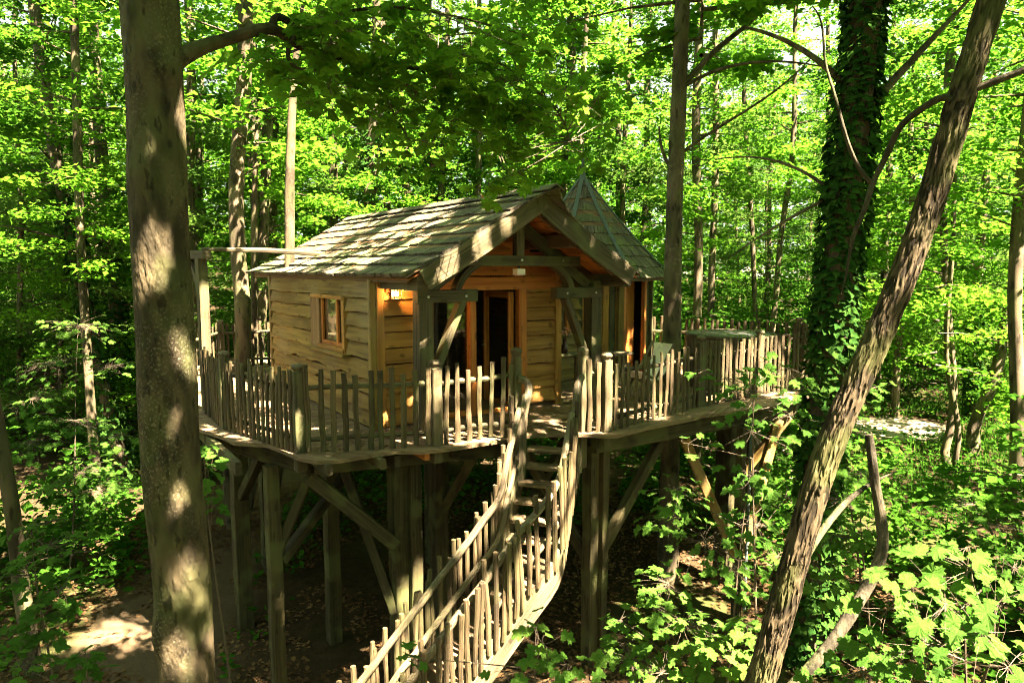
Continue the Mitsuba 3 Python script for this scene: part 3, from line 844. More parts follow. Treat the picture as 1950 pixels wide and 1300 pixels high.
def stair(k_, off=0.0, dz=0.0):
    """Point on the winding stair, k_ steps down, off to its right, dz above the tread line."""
    x, y, p = np.interp(k_, kk, sx), np.interp(k_, kk, sy), np.interp(k_, kk, phi)
    return np.array([x + np.cos(p) * off, y - np.sin(p) * off, zt - RISE * k_ + dz])


for i in range(1, 20):
    a, b = stair(i, -SW / 2 + .02), stair(i, SW / 2 - .02)
    fw = np.cross(unit(b - a), Z)
    part(st, 'tread', beam(a + fw * -.06, b + fw * -.06, .23, .045, n=4, wob=.002, ch=.01), 'wood_deck')
for s in (-1, 1):
    ks = np.arange(-.6, 19.4, .5)
    cs = np.array([stair(max(k_, 0), s * (SW / 2 + .02), -.11) for k_ in ks[2:]])
    x, y = .025, .18
    q = np.array([[x, -y], [x, y], [-x, y], [-x, -y]])
    part(st, 'stringer', sweep(cs, np.repeat(q[None], len(cs), 0), voff=voff(), upref=Z), 'wood_pale')
    rail = np.array([stair(k_, s * SW / 2, HR + R.normal(0, .008)) for k_ in np.arange(2.6, 19.4, .9)])
    part(st, 'handrail', tube(rail, [.042, .042], 8, n=40, rough=.10), 'wood_pale')
    rail = np.array([stair(k_, s * SW / 2, .40 + R.normal(0, .008)) for k_ in np.arange(3.4, 19.0, .9)])
    part(st, 'lower_rail', tube(rail, [.036, .036], 8, n=40, rough=.10), 'wood_pale')
    for i in range(36):
        k_ = 2.6 + i * .475
        p = stair(k_, s * (SW / 2 + .065))
        part(st, 'picket', picket(p[0], p[1], p[2] + R.uniform(-.04, .10), p[2] + HR + R.uniform(.03, .22), .030, tilt=.03), 'wood_picket')
    # twisted natural trunk piece that carries the handrail up to the newel
    pn = np.array([.06, 9.22] if s < 0 else [.97, 9.28])
    part(st, 'newel_post', beam((*pn, zt - .5), (*pn, zt + 1.06), .11, .11, up=U, n=5, wob=.004), 'wood_grey')
    part(st + '__newel_post', 'cap', tube([(*pn, zt + 1.06), (*pn, zt + 1.08), (*pn, zt + 1.13), (*pn, zt + 1.18)], [.055, .075, .085, .05], 9, n=10), 'wood_pale')
    tw = [np.array([*pn, zt + .78]) + np.array([.02 * -s, -.10, 0]), stair(.4, s * SW / 2, .78), stair(1.2, s * SW / 2, .62), stair(2.0, s * (SW / 2 + .01), .25), stair(2.8, s * (SW / 2 + .02), -.12)]
    part(st, 'twisted_limb', tube(tw, [.05, .055, .075 if s < 0 else .05, .085 if s < 0 else .05, .06], 10, n=26, rough=.16), 'wood_pale')
    up_ = [stair(.9, s * SW / 2, .72), stair(1.6, s * SW / 2, .70), stair(2.7, s * SW / 2, HR)]
    part(st, 'handrail', tube(up_, [.05, .045, .042], 8, n=10, rough=.12), 'wood_pale')

# ------------------------------------------------------------------ things on the deck
tub = thing('hot_tub', 'round wooden hot tub with a black cover behind the pickets', 'hot tub')
tc = np.array([4.22, 13.12])
for i in range(40):
    a = i * 2 * math.pi / 40
    p = tc + .80 * np.array([math.cos(a), math.sin(a)])
    part(tub, 'stave', beam((*p, zt), (*p, zt + .96), .118, .04, up=(math.cos(a), math.sin(a), 0)), 'wood_pale')
for z in (.25, .62):
    part(tub, 'hoop', tube([(*(tc + .83 * np.array([math.cos(a), math.sin(a)])), zt + z) for a in np.linspace(0, 2 * math.pi, 33)], [.012], 5), 'black_metal')
part(tub, 'rim', tube([(*(tc + .82 * np.array([math.cos(a), math.sin(a)])), zt + .985) for a in np.linspace(0, 2 * math.pi, 33)], [.035], 8), 'wood_pale')
part(tub, 'cover', tube([(*tc, zt + .96), (*tc, zt + .99), (*tc, zt + 1.03), (*tc, zt + 1.04)], [.74, .78, .74, .3], 28), 'tub_cover_black', smooth=40)

tb = thing('side_table', 'small wooden side table against the planks by the turret', 'table')
tp = np.array([1.0, 12.15])
part(tb, 'table_top', beam((tp[0] - .2, tp[1], zt + .72), (tp[0] + .22, tp[1] + .05, zt + .72), .34, .04), 'wood_grey')
for dx, dy in ((-.16, -.13), (.18, -.11), (-.18, .13), (.16, .15)):
    part(tb, 'leg', beam((tp[0] + dx, tp[1] + dy, zt), (tp[0] + dx, tp[1] + dy, zt + .70), .045, .045, up=U), 'wood_dark')
vs = thing('vase', 'dark red vase with dried pink flowers on the side table', 'vase')
vp = np.array([tp[0] - .06, tp[1] - .02])
part(vs, 'body', tube([(*vp, zt + .74), (*vp, zt + .80), (*vp, zt + .90), (*vp, zt + .97), (*vp, zt + 1.0)], [.045, .07, .06, .03, .04], 12, n=16), 'ceramic_dark', smooth=60)
stems, heads = [], []
for i in range(14):
    a, l = R.uniform(0, 6.3), R.uniform(.04, .16)
    e = np.array([vp[0] + math.cos(a) * l, vp[1] + math.sin(a) * l, zt + R.uniform(1.08, 1.2)])
    stems.append(tube([(*vp, zt + .98), e], [.003], 4))
    s_ = trimesh.creation.icosphere(1, .022)
    heads.append((np.array(s_.vertices) + e, np.array(s_.faces)))
part(vs, 'stem', join(stems), 'bark_twig', kind='stuff')
part(vs, 'flower', join(heads), 'petal_pink', kind='stuff')
ch = thing('folding_chair', 'folding deck chair with white canvas behind the right pickets', 'chair')
cc = np.array([2.42, 11.9, zt])
for s in (-.25, .25):
    o = D * s
    part(ch, 'frame', beam(cc + o - U * .35 + Z * .02, cc + o + U * .35 + Z * .95, .03, .05), 'wood_pale')
    part(ch, 'frame', beam(cc + o + U * .45 + Z * .02, cc + o - U * .40 + Z * .50, .03, .05), 'wood_pale')
part(ch, 'canvas', sweep(path_of([cc - U * .40 + Z * .50, cc - U * .05 + Z * .33, cc + U * .2 + Z * .5, cc + U * .34 + Z * .93], 12), np.repeat(np.array([[.23, .004], [-.23, .004], [-.23, -.004], [.23, -.004]])[None], 12, 0), upref=Z), 'canvas_white', smooth=40)
bn = thing('bench', 'pale wooden bench end behind the second stair post', 'bench')
bc = np.array([1.75, 11.6, zt])
part(bn, 'seat', beam(bc - U * .12 + Z * .80, bc + U * .32 + Z * .80, .3, .05), 'wood_pale')
for s in (-.08, .26):
    part(bn, 'leg', beam(bc + U * s, bc + U * s + Z * .78, .06, .06), 'wood_grey')

pt_ = thing('timber_portal', 'tall grey timber portal with a curved brace at the left walkway', 'portal')
pa, pb = np.array([-4.86, 10.74, zt]), np.array([-6.3, 12.05, zt])
for p in (pa, pb):
    part(pt_, 'post', beam(p - Z * .1, p + Z * 2.40, .15, .13, up=unit(pb - pa), n=4, wob=.003), 'wood_grey')
e = unit(pb - pa)
part(pt_, 'lintel', beam(pa - e * .22 + Z * 2.46, pb + e * .2 + Z * 2.46, .14, .13, n=3), 'wood_grey')
part(pt_, 'brace', curved([pa + Z * 1.85 + e * .05, pa + Z * 2.2 + e * .18, pa + Z * 2.38 + e * .48], .09, .13, up=np.cross(e, Z)), 'wood_grey')
single('roof_pole', tube([(-4.85, 10.75, 6.20), (-4.6, 11.0, 6.20), (-4.1, 11.7, 6.20), (-3.75, 12.3, 6.18), (-3.45, 12.75, 6.16)], [.028, .042, .045, .05], 8, n=18, rough=.12), 'wood_pale',
       'bare crooked pole reaching from the portal onto the cabin roof', 'pole')

# ------------------------------------------------------------------ near trees
def ivy_on(path, rad, n, seed, size=.085, puff=.10):
    """Ivy leaves wrapped round a stem."""
    g = np.random.default_rng(seed)
    c = path_of(path, 60)
    r = np.interp(np.linspace(0, 1, 60), np.linspace(0, 1, len(rad)), rad)
    s = g.random(n) * 58.999
    i = s.astype(int); fr = (s - i)[:, None]
    p = c[i] * (1 - fr) + c[i + 1] * fr
    a = g.uniform(0, 2 * np.pi, n)
    lump = .55 + .9 * meshkit.fbm(np.stack([np.cos(a) * 1.3 + seed, np.sin(a) * 1.3, p[:, 2] * .9], 1), 3)
    keep = lump - .34 > .8 * g.random(n)
    dirv = np.stack([np.cos(a), np.sin(a), 0 * a], 1)
    rr = r[i] + puff * lump * g.random(n) ** .6
    pos = p + dirv * rr[:, None]
    nrm = dirv + np.array([0, 0, .75]) + g.normal(0, .35, (n, 3))
    # tip hangs: azimuth outwards
    pos, nrm, a = pos[keep], nrm[keep], a[keep]
    m = len(pos)
    return leaf_mesh(IVY, pos, nrm, a + g.normal(0, .7, m), size * g.uniform(.55, 1.25, m), g.random(m))


def spray(rng, c, rx, n, size, tilt=(0, 0), thick=.06, tmpl=MAPLE, jit=.28, tone=None):
    """A flat spray of leaves round c; returns leaf arrays for later joining."""
    a, r = rng.uniform(0, 6.283, n), rx * np.sqrt(rng.random(n))
    off = np.stack([np.cos(a) * r, np.sin(a) * r, rng.normal(0, thick, n)], 1)
    off[:, 2] += off[:, 0] * tilt[0] + off[:, 1] * tilt[1] - .18 * r ** 2 / max(rx, .05)
    nrm = np.array([-tilt[0], -tilt[1], 1.0]) + rng.normal(0, jit, (n, 3)) + np.stack([np.cos(a), np.sin(a), 0 * a], 1) * .25
    rnd = np.clip((rng.random() if tone is None else tone) * .5 + .5 * rng.random(n), 0, 1)
    m = leaf_mesh(tmpl, np.asarray(c) + off, nrm, a + rng.normal(0, .6, n), size * rng.uniform(.55, 1.25, n), rnd)
    if tmpl is MAPLE:                                       # every blade curls and folds in its own way
        k_ = len(tmpl[0])
        v = m[0].reshape(n, k_, 3)
        q = v - v[:, :1]
        nn_ = nrm / np.linalg.norm(nrm, axis=1, keepdims=True)
        x, y = tmpl[0][:, 0] - .36, tmpl[0][:, 1]
        bendm = rng.normal(-.25, .35, (n, 1)) * (x * np.abs(x))[None] * 1.5 + rng.normal(.1, .3, (n, 1)) * np.abs(y)[None] + .05 * rng.normal(0, 1, (n, k_)) * (np.abs(x) + np.abs(y))[None]
        v += nn_[:, None] * (bendm * np.linalg.norm(q, axis=2).max(1)[:, None])[..., None]
        m = (v.reshape(-1, 3),) + m[1:]
    return m, off + np.asarray(c)


def twigs(rng, root, tips, r=.004):
    return [tube([root, (np.asarray(root) + t) / 2 + rng.normal(0, .02, 3), t], [r, r * .7, r * .4], 4, n=4, cap=False) for t in tips]


# openings in the crowns through which the sun falls: (a lit place, radius of the opening)
SD = unit(SUN)
GAPS = [((-.5, 8.75, 4.3), .42), ((-.15, 8.9, 4.0), .32), ((-1.0, 8.5, 4.4), .2), ((.15, 7.6, 1.7), .48), ((.45, 8.1, 2.7), .40), ((-.55, 7.2, 1.3), .42), ((-.3, 8.3, 3.2), .34), ((-.6, 8.0, 2.6), .3), ((.1, 9.0, 3.9), .25), ((.9, 9.1, 4.0), .22),
        ((1.3, 9.25, 4.1), .26), ((2.2, 10.2, 3.9), .3), ((-2.60, 5.0, 6.75), .07), ((-2.58, 5.0, 5.87), .12), ((-2.68, 5.0, 5.12), .08), ((-2.46, 5.0, 4.98), .08), ((-2.62, 5.0, 4.65), .09), ((-2.58, 5.0, 4.10), .11), ((-2.52, 5.0, 3.55), .10), ((-2.60, 5.0, 2.95), .12),
        ((-2.5, 5.0, 2.5), .10), ((3.0, 4.2, 4.1), .75), ((2.9, 4.5, 3.6), .5), ((3.5, 4.2, 3.8), .4), (H(.3, 1, 2.4), .22), (H(.8, 2.6, 2.7), .2), (H(0, 4.3, 2.3), .24), (H(1, 5, 2.8), .18), (H(.9, 1.2, 2.8), .16), (H(0, 2.3, 2.3), .2), (H(.5, 3.4, 2.5), .16),
        (H(.1, -.65, 2.3), .16), (H(.6, -.65, 2.6), .16), (H(1.0, -.65, 2.85), .14), (H(.42, 0, 1.35), .2), ((-5.0, 8.5, .1), .16), ((-5.6, 7.6, .1), .22), ((-4.6, 9.8, .1), .15), ((-5.3, 8.0, .1), .14), ((-4.7, 8.9, .1), .12), ((-5.1, 7.4, .1), .15), ((-5.9, 8.3, .1), .14), ((-5.4, 14.6, .1), .3), ((4.3, 11.3, 2.4), .32), ((3.2, 10.7, 2.2), .28), ((-5.3, 11.5, 3.7), .5), ((-6.45, 12.2, 4.4), .3), ((-4.0, 11.2, 3.7), .25),
        ((3.38, 5.5, 6.0), .10), ((2.95, 5.5, 4.85), .14), ((2.75, 5.5, 4.4), .11), ((5.0, 12.4, 4.1), .4), ((3.9, 10.9, 1.2), .4), ((3.9, 10.8, 2.4), .2), ((2.0, 10.6, 3.7), .3), ((.6, 9.6, 3.7), .22), ((6, 8, 1), .7), ((7.5, 10, .5), .8), ((13.6, 23, .6), 1.2), ((4.0, 11.8, 4.2), .35), ((4.6, 12.2, 4.2), .4), ((3.5, 11.45, 4.1), .3), ((-4.6, 14.5, .3), .5), ((1.5, 16.5, .5), .6), ((3.9, 4.3, 3.3), .6), ((2.4, 4.6, 3.2), .5)]


def opened(lv, seed, tmpl=None, k=1.0):
    """The leaves without those that hang in the openings."""
    v, f, uv = lv
    tmpl = tmpl or MID
    nv, nf = len(tmpl[0]), len(tmpl[1])
    n = len(v) // nv
    c = v.reshape(n, nv, 3).mean(1)
    ok = np.ones(n, bool)
    wob = .75 + .6 * meshkit.noise(c * 2.3, seed)
    for p, r in GAPS:
        q = c - np.asarray(p, float)
        s = q @ SD
        ok &= (np.linalg.norm(q - s[:, None] * SD, axis=1) > r * wob * k)
    o = np.nonzero(ok)[0]
    m = len(o)
    return v.reshape(n, nv, 3)[o].reshape(-1, 3), (tmpl[1][None] + (np.arange(m) * nv)[:, None, None]).reshape(-1, 3), uv.reshape(n, nv, 2)[o].reshape(-1, 2)


# big mottled trunk at the left
T1 = [(-2.60, 5.2, -.15), (-2.61, 5.2, .8), (-2.626, 5.2, 2.566), (-2.627, 5.2, 3.541), (-2.662, 5.2, 4.455), (-2.651, 5.2, 5.344), (-2.652, 5.2, 6.207), (-2.633, 5.2, 7.04), (-2.639, 5.2, 7.841), (-2.62, 5.2, 10),
      (-2.4, 5.3, 13), (-2.2, 5.2, 16.5)]
t1 = thing('maple_tree', 'thick mottled grey-brown trunk in the left foreground with a reaching limb', 'tree')
rT1 = [x * .89 for x in (.30, .26, .232, .240, .226, .218, .217, .222, .224, .20, .15, .06)]
m = tube(T1, rT1, 150, n=900, rough=.05, flute=.02, freq=1.2, seed=5, fine=(.0035, 42, 26))
# healed branch scars bulge out of the bark
v = m[0]
for cz, sx_, amp, hh in ((3.05, -.14, .055, .17), (2.55, .0, .03, .2), (5.75, .12, .03, .10), (3.9, .18, .025, .12), (6.6, -.1, .02, .15), (7.35, .2, .03, .1)):
    c = np.array([-2.63 + sx_, 5.2 - math.sqrt(max(.23 ** 2 - sx_ ** 2, .001)), cz])
    dd = np.exp(-(((v - c) / [.13, .16, hh]) ** 2).sum(1))
    v += dd[:, None] * amp * np.array([sx_ * 2, -1, 0])
part(t1, 'trunk', m, 'bark_mottled', smooth=True)
LIMB = [[(-2.56, 5.22, 7.36), (-2.47, 5.25, 7.44), (-2.30, 5.40, 7.59), (-2.13, 5.50, 7.68), (-1.91, 5.70, 7.80), (-1.81, 5.90, 7.77), (-1.69, 6.10, 7.75), (-1.49, 6.40, 7.79), (-1.27, 6.70, 7.83), (-.91, 7.00, 7.86), (-.62, 7.30, 7.85), (-.37, 7.60, 7.76), (-.23, 7.80, 7.67)],
        [(-1.91, 5.70, 7.80), (-1.84, 5.80, 7.91), (-1.78, 5.85, 7.84), (-1.83, 5.80, 7.68), (-1.79, 5.80, 7.55), (-1.71, 5.85, 7.54)],
        [(-1.81, 5.90, 7.77), (-1.50, 6.10, 8.05), (-1.01, 6.40, 8.22), (-.38, 6.80, 8.25), (.19, 7.20, 8.23)],
        [(-.61, 7.20, 7.87), (-.19, 7.20, 8.00), (.14, 7.30, 7.82), (.47, 7.40, 7.55), (.62, 7.50, 7.25)],
        [(-1.27, 6.7, 7.83), (-1.2, 6.9, 7.5), (-1.05, 7.1, 7.2), (-.95, 7.2, 7.0)],
        [(-.91, 7.0, 7.86), (-.6, 7.4, 7.6), (-.3, 7.9, 7.35), (-.1, 8.3, 7.2)]]
LRAD = [[.075, .055, .045, .045, .042, .035, .03, .028, .025, .022, .018, .012, .006], [.035, .03, .028, .022, .018, .006], [.024, .016, .012, .008, .004], [.014, .012, .01, .008, .004], [.01, .008, .005, .003], [.012, .009, .006, .003]]
part(t1, 'limb', join([tube(p, r, 9, n=4 * len(p), rough=.12) for p, r in zip(LIMB, LRAD)]), 'bark_mottled', smooth=True)
g = np.random.default_rng(21)
ls, tw = [], []
HANG = []
ALLP = np.vstack([path_of(p, 30)[6:] for p in (LIMB[0], LIMB[2], LIMB[3], LIMB[4], LIMB[5])])
for i in range(150):
    q = g.random()
    tip = np.array([-1.9 + 3.0 * q + g.normal(0, .25), 5.9 + 1.9 * q + g.normal(0, .35), 7.75 - .5 * abs(q - .1) + g.normal(.05, .36)])
    j = int(np.argmin(np.linalg.norm(ALLP - tip - [.2, .2, -.1], axis=1)))
    HANG.append((ALLP[j], tip))
for li, cnt in ((0, 10), (2, 12), (3, 9), (4, 5), (5, 6)):
    for i in range(cnt):
        q = g.uniform(.25, 1.0)
        p = np.array(LIMB[li])
        c = path_of(p, 40)[int(q * 39)]
        tip = c + np.array([g.normal(0, .32), g.normal(.1, .35), g.normal(-.16, .22)])
        HANG.append((c, tip))
for c, tip in HANG:
    q_ = [np.asarray(tip) - np.asarray(p, float) for p, r in GAPS]
    if any(np.linalg.norm(d - (d @ SD) * SD) < r + .05 for d, (p, r) in zip(q_, GAPS)):
        continue                                            # no twigs left bare in an opening
    (mm, ps) = spray(g, tip, g.uniform(.16, .30), int(g.integers(6, 12)), .15, (g.normal(0, .2), g.normal(0, .2)), .05, tone=g.random())
    ls.append(mm)
    tw += twigs(g, c, [tip], .006) + twigs(g, tip, ps[::2], .003)
def leaves_as_parts(parent, ms, mat, tmpl=MAPLE, most=300, rest='foliage', name='leaf'):
    """The nearest leaves each a part, the others one part."""
    v, f, uv = join(ms)
    nv, nf = len(tmpl[0]), len(tmpl[1])
    n = len(v) // nv
    vv, u2 = v.reshape(n, nv, 3), uv.reshape(n, nv, 2)
    order = np.argsort(np.linalg.norm(vv.mean(1) - EYE, axis=1))
    for i in sorted(order[:most]):
        part(parent, name, (vv[i], tmpl[1], u2[i]), mat)
    if n > most:
        o = np.array(sorted(order[most:]))
        m = len(o)
        part(parent, rest, (vv[o].reshape(-1, 3), (tmpl[1][None] + (np.arange(m) * nv)[:, None, None]).reshape(-1, 3), u2[o].reshape(-1, 2)), mat, kind='stuff')


leaves_as_parts(t1, [opened(m_, 3, MAPLE, 1.0) for m_ in ls], 'leaf_hang')
part(t1, 'twig', join(tw), 'bark_twig', kind='stuff')

# leaning furrowed trunk at the right
t2 = thing('leaning_tree', 'leaning trunk with furrowed brown bark crossing the right foreground', 'tree')
T2 = [(1.45, 5.6, -.15), (1.80, 5.6, 1.1), (2.16, 5.6, 2.31), (2.403, 5.6, 3.359), (2.692, 5.6, 4.492), (3.017, 5.6, 5.345), (3.32, 5.6, 6.23), (3.543, 5.6, 7.127), (3.755, 5.6, 7.99), (4.3, 5.7, 10.2), (4.9, 5.9, 13.5), (5.2, 6, 16)]
part(t2, 'trunk', tube(T2, [x * .83 for x in (.16, .148, .138, .130, .124, .120, .118, .120, .124, .11, .08, .03)], 110, n=620, rough=.06, flute=.05, freq=2.0, seed=8, ffreq=9, fine=(.013, 44, 9)), 'bark_furrowed', smooth=True)
part(t2, 'limb', join([tube(p, r, 9, n=30, rough=.08) for p, r in (
    ([(3.50, 5.58, 7.22), (3.44, 5.60, 7.25), (3.37, 5.75, 7.21), (3.26, 5.85, 7.10), (3.20, 5.95, 6.88), (3.12, 6.00, 6.65), (3.05, 6.00, 6.40), (3.01, 6.05, 6.23), (2.99, 6.10, 6.00), (2.97, 6.15, 5.72)], [.03, .028, .027, .026, .025, .024, .02, .016, .012, .006]),
    ([(3.10, 6.00, 6.63), (2.96, 6.00, 6.80), (2.83, 6.00, 7.11), (2.75, 6.05, 7.43), (2.69, 6.10, 7.70), (2.66, 6.10, 7.94), (2.56, 6.10, 8.13)], [.022, .018, .016, .014, .012, .01, .005]),
    ([(3.6, 5.6, 7.28), (3.74, 5.50, 7.34), (3.95, 5.40, 7.42), (4.3, 5.2, 7.6)], [.03, .027, .024, .012]))]), 'bark_dead', smooth=True)
ds = thing('dead_stem', 'thin broken-topped dead stem curving out beside the leaning trunk', 'dead tree')
part(ds, 'trunk', tube([(3.20, 6.00, 4.42), (3.24, 6.0, 4.2), (3.30, 6.00, 3.89), (3.32, 5.90, 3.34), (3.13, 5.80, 3.04), (2.89, 5.70, 2.74), (2.49, 5.60, 2.33), (2.10, 5.50, 1.99), (1.7, 5.5, 1.2), (1.55, 5.5, 0)], [.035, .045, .052, .056, .05, .046, .045, .05, .06, .07], 12, n=60, rough=.14), 'bark_dead', smooth=True)
part(ds, 'twig', tube([(2.41, 5.55, 3.29), (2.66, 5.70, 3.60), (2.82, 5.80, 3.73), (3.26, 6.10, 3.91), (3.65, 6.30, 3.99)], [.035, .032, .028, .018, .006], 8, n=20, rough=.1), 'bark_dead', smooth=True)

# ivy-clad trunk
t3 = thing('ivy_clad_tree', 'thick dark trunk wrapped in glossy ivy behind the leaning trunk', 'tree')
T3 = [(4.47, 9.8, -.3), (4.50, 9.8, 1.5), (4.567, 9.8, 3.695), (4.706, 9.8, 6.5), (4.858, 9.8, 9.557), (5.0, 9.8, 13), (5.1, 9.8, 18)]
part(t3, 'trunk', tube(T3, [.27, .24, .21, .195, .19, .16, .06], 30, n=160, rough=.10, flute=.08), 'bark_dark', smooth=True)
leaves_as_parts(t3, [ivy_on(T3[:6], [.27, .24, .21, .20, .19, .16], 9500, 4, .115, .12)], 'leaf_ivy', IVY, 300, 'ivy', 'ivy_leaf')
part(t3, 'limb', join([tube(p, r, 8, n=16, rough=.08) for p, r in (([(4.8, 9.8, 8.2), (4.1, 9.9, 8.9), (3.3, 10.1, 9.3)], [.06, .04, .02]), ([(4.75, 9.8, 7.9), (5.6, 9.9, 8.8), (6.6, 10.2, 9.8)], [.07, .05, .02]),
     ([(4.7, 9.8, 6.8), (3.9, 10.4, 7.5), (3.2, 11.0, 7.6)], [.03, .02, .008]), ([(4.7, 9.8, 7.0), (3.9, 10.3, 6.5), (3.3, 10.7, 6.0)], [.03, .02, .006]))]), 'bark_dark', smooth=True)

# tree growing through the deck
t4 = thing('deck_tree', 'slender brown tree growing up through the deck beside the turret', 'tree')
T4 = [(2.95, 12.41, -.2), (2.94, 12.41, 2), (2.932, 12.41, 3.649), (2.916, 12.41, 5.055), (2.907, 12.41, 6.939), (2.935, 12.41, 8.764), (2.962, 12.41, 10.531), (3.05, 12.4, 14), (3.1, 12.4, 18)]
part(t4, 'trunk', tube(T4, [.21, .18, .165, .150, .135, .122, .108, .08, .03], 18, n=80, rough=.10), 'bark_far', smooth=True)
LT4 = [([(2.97, 12.40, 9.07), (3.27, 12.40, 9.39), (3.62, 12.40, 9.74), (4.02, 12.40, 10.05), (4.46, 12.40, 10.61)], [.06, .05, .045, .035, .02]),
       ([(2.89, 12.40, 7.58), (2.74, 12.50, 7.87), (2.62, 12.50, 8.42)], [.04, .03, .015]),
       ([(3.03, 12.40, 7.95), (3.72, 12.00, 8.41), (4.32, 11.50, 8.80), (4.73, 11.20, 9.21)], [.03, .025, .02, .01]),
       ([(2.96, 12.40, 9.03), (3.78, 12.00, 9.32), (4.51, 11.60, 9.26), (5.03, 11.40, 9.12)], [.035, .03, .02, .01])]
part(t4, 'limb', join([tube(p, r, 8, n=16, rough=.08) for p, r in LT4]), 'bark_far', smooth=True)

# crowns over the clearing: leaves that dapple the cabin (real size, high up)
def canopy(seed, x, y, z0, z1, radius, nb, nleaf, size=.17):
    lv, lb = crown(seed, radius, z0, z1, nb, nleaf, size, MID, droop=.18, spread=.42, clump=75, tight=.85)
    return opened(moved(lv, x, y), seed), moved(lb, x, y)


for t_, sd, x, y, z0, z1, rad, nb, nl in ((t1, 31, -2.0, 5.2, 10.2, 16, 4.8, 34, 11000), (t2, 32, 4.6, 5.0, 10.5, 16, 4.8, 36, 13000), (t3, 33, 5.0, 9.8, 10.5, 18, 4.6, 32, 9500), (t4, 34, 3.3, 12.4, 9.6, 18, 4.2, 40, 13000)):
    a, b = canopy(sd, x, y, z0, z1, rad, nb, nl)
    part(t_, 'crown', a, 'leaf_wood')
    part(t_, 'branch', b, 'bark_far', kind='stuff')
    if t_ is t4:
        a, b = canopy(39, 4.7, 11.5, 10.6, 14, 2.6, 16, 6000)
        part(t_, 'crown', a, 'leaf_wood')

for sd, x, y, z0, z1, rad, nb, nl in ((41, 1.0, 1.0, 9.4, 15, 4.2, 36, 12500), (42, 8.4, 5.6, 9.5, 17, 4.2, 30, 9000), (43, -4.5, -1.5, 10, 17, 4.6, 26, 6500), (44, 8.6, 9.5, 9.5, 18, 4.4, 28, 6500)):
    k_ = thing('forest_tree', 'tall tree beside the clearing whose crown shades the cabin', 'tree', 'tall trees beside the clearing, out of the frame')
    a, b = canopy(sd, x, y, z0, z1, rad, nb, nl)
    part(k_, 'trunk', tube([(x - .6, min(y, y * .2 - 2.2) if sd == 41 else y, -.2), (x - .4, min(y, y * .3 - 2) if sd == 41 else y, 4), (x, y, 9.3), (x, y, z1)], [.26, .22, .18, .04], 14, n=30, rough=.1), 'bark_far', smooth=True)
    part(k_, 'branch', b, 'bark_far', kind='stuff')
    part(k_, 'crown', a, 'leaf_wood')
    if sd == 41:
        part(k_, 'crown', canopy(47, .6, 2.1, 10.0, 13.5, 2.1, 18, 5200)[0], 'leaf_wood')

# ------------------------------------------------------------------ forest behind: trunks seen in the photograph
TRUNKS = [(-6.05, 15.00, 4.30, -5.73, 10.22, .16, 0), (-8.14, 22.00, 4.40, -8.04, 8.89, .17, 0), (-8.33, 24.00, 6.47, -8.09, 11.61, .17, 0), (-6.90, 18.50, 3.92, -6.70, 6.34, .14, 0), (-6.76, 26.00, 7.49, -6.60, 11.71, .16, 0),
          (-4.30, 21.00, 7.58, -4.14, 9.98, .21, 1), (-5.39, 30.00, 8.41, -5.41, 10.63, .12, 0), (-5.09, 28.00, 8.35, -4.55, 12.36, .11, 0), (-8.51, 35.00, 8.04, -8.29, 11.42, .11, 0), (-11.03, 40.00, 8.35, -11.24, 13.39, .09, 0),
          (-12.34, 38.00, 7.94, -12.00, 11.90, .09, 0), (-9.95, 16.00, 8.54, -9.92, 11.42, .09, 0), (-11.25, 18.00, 5.09, -11.69, 8.08, .15, 1), (-11.65, 20.00, 4.69, -11.67, 6.97, .17, 1), (-16.00, 22.00, 3.03, -15.69, 6.42, .08, 0),
          (-17.99, 27.00, 4.68, -17.97, 5.92, .09, 0), (-19.54, 30.00, 4.32, -19.39, 7.51, .09, 0), (-14.53, 24.00, 4.63, -14.43, 7.01, .11, 0), (-11.48, 25.00, 5.73, -11.35, 8.37, .12, 0), (-8.32, 18.00, 7.14, -8.26, 10.05, .11, 0),
          (-7.11, 9.50, 1.75, -7.23, 3.31, .09, 0), (-6.44, 16.00, -.30, -6.30, 1.27, .08, 0), (-4.69, 13.00, .76, -4.54, 2.03, .10, 0), (4.87, 18.00, 4.26, 4.76, 8.87, .11, 0),
          (6.08, 21.00, 3.98, 6.00, 8.75, .10, 0), (10.04, 26.00, 4.93, 10.29, 9.43, .10, 0), (14.29, 25.00, .27, 14.34, 4.97, .11, 0), (12.31, 19.00, .86, 11.93, 7.49, .09, 0), (12.22, 18.50, .85, 11.81, 5.63, .06, 0),
          (16.45, 24.00, .50, 16.35, 5.00, .13, 1), (13.82, 20.00, .92, 14.49, 3.92, .14, 0), (10.90, 14.00, -.45, 10.41, 4.95, .12, 0), (15.04, 32.00, 6.17, 14.56, 10.95, .11, 0), (10.46, 30.00, 6.61, 9.96, 12.82, .10, 0),
          (13.45, 36.00, 3.45, 13.39, 8.38, .11, 0), (17.87, 34.00, 2.53, 17.80, 6.19, .10, 0), (19.97, 33.00, 2.63, 19.68, 7.92, .13, 0), (5.72, 30.00, 9.97, 5.78, 14.55, .14, 0), (5.10, 34.00, 12.26, 4.89, 17.15, .13, 0),
          (-3.31, 29.00, 8.76, -3.35, 12.59, .13, 0), (-1.75, 33.00, 9.65, -1.84, 14.70, .13, 0), (.35, 31.00, 10.11, .23, 14.84, .14, 0), (2.01, 26.00, 10.00, 2.12, 13.77, .18, 0)]
VAR = [crown(100 + i, r, z0, z1, nb, int(nl * 1.45), .165) for i, (r, z0, z1, nb, nl) in enumerate([(3.4, 3.0, 18, 50, 9500), (3.0, 5.0, 19, 44, 8500), (3.8, 2.4, 16, 50, 9500), (3.2, 7.0, 20, 40, 8000), (2.8, 1.5, 14, 48, 8500)])]
VARD = [shape(v[0], 'leaf_wood') for v in VAR]
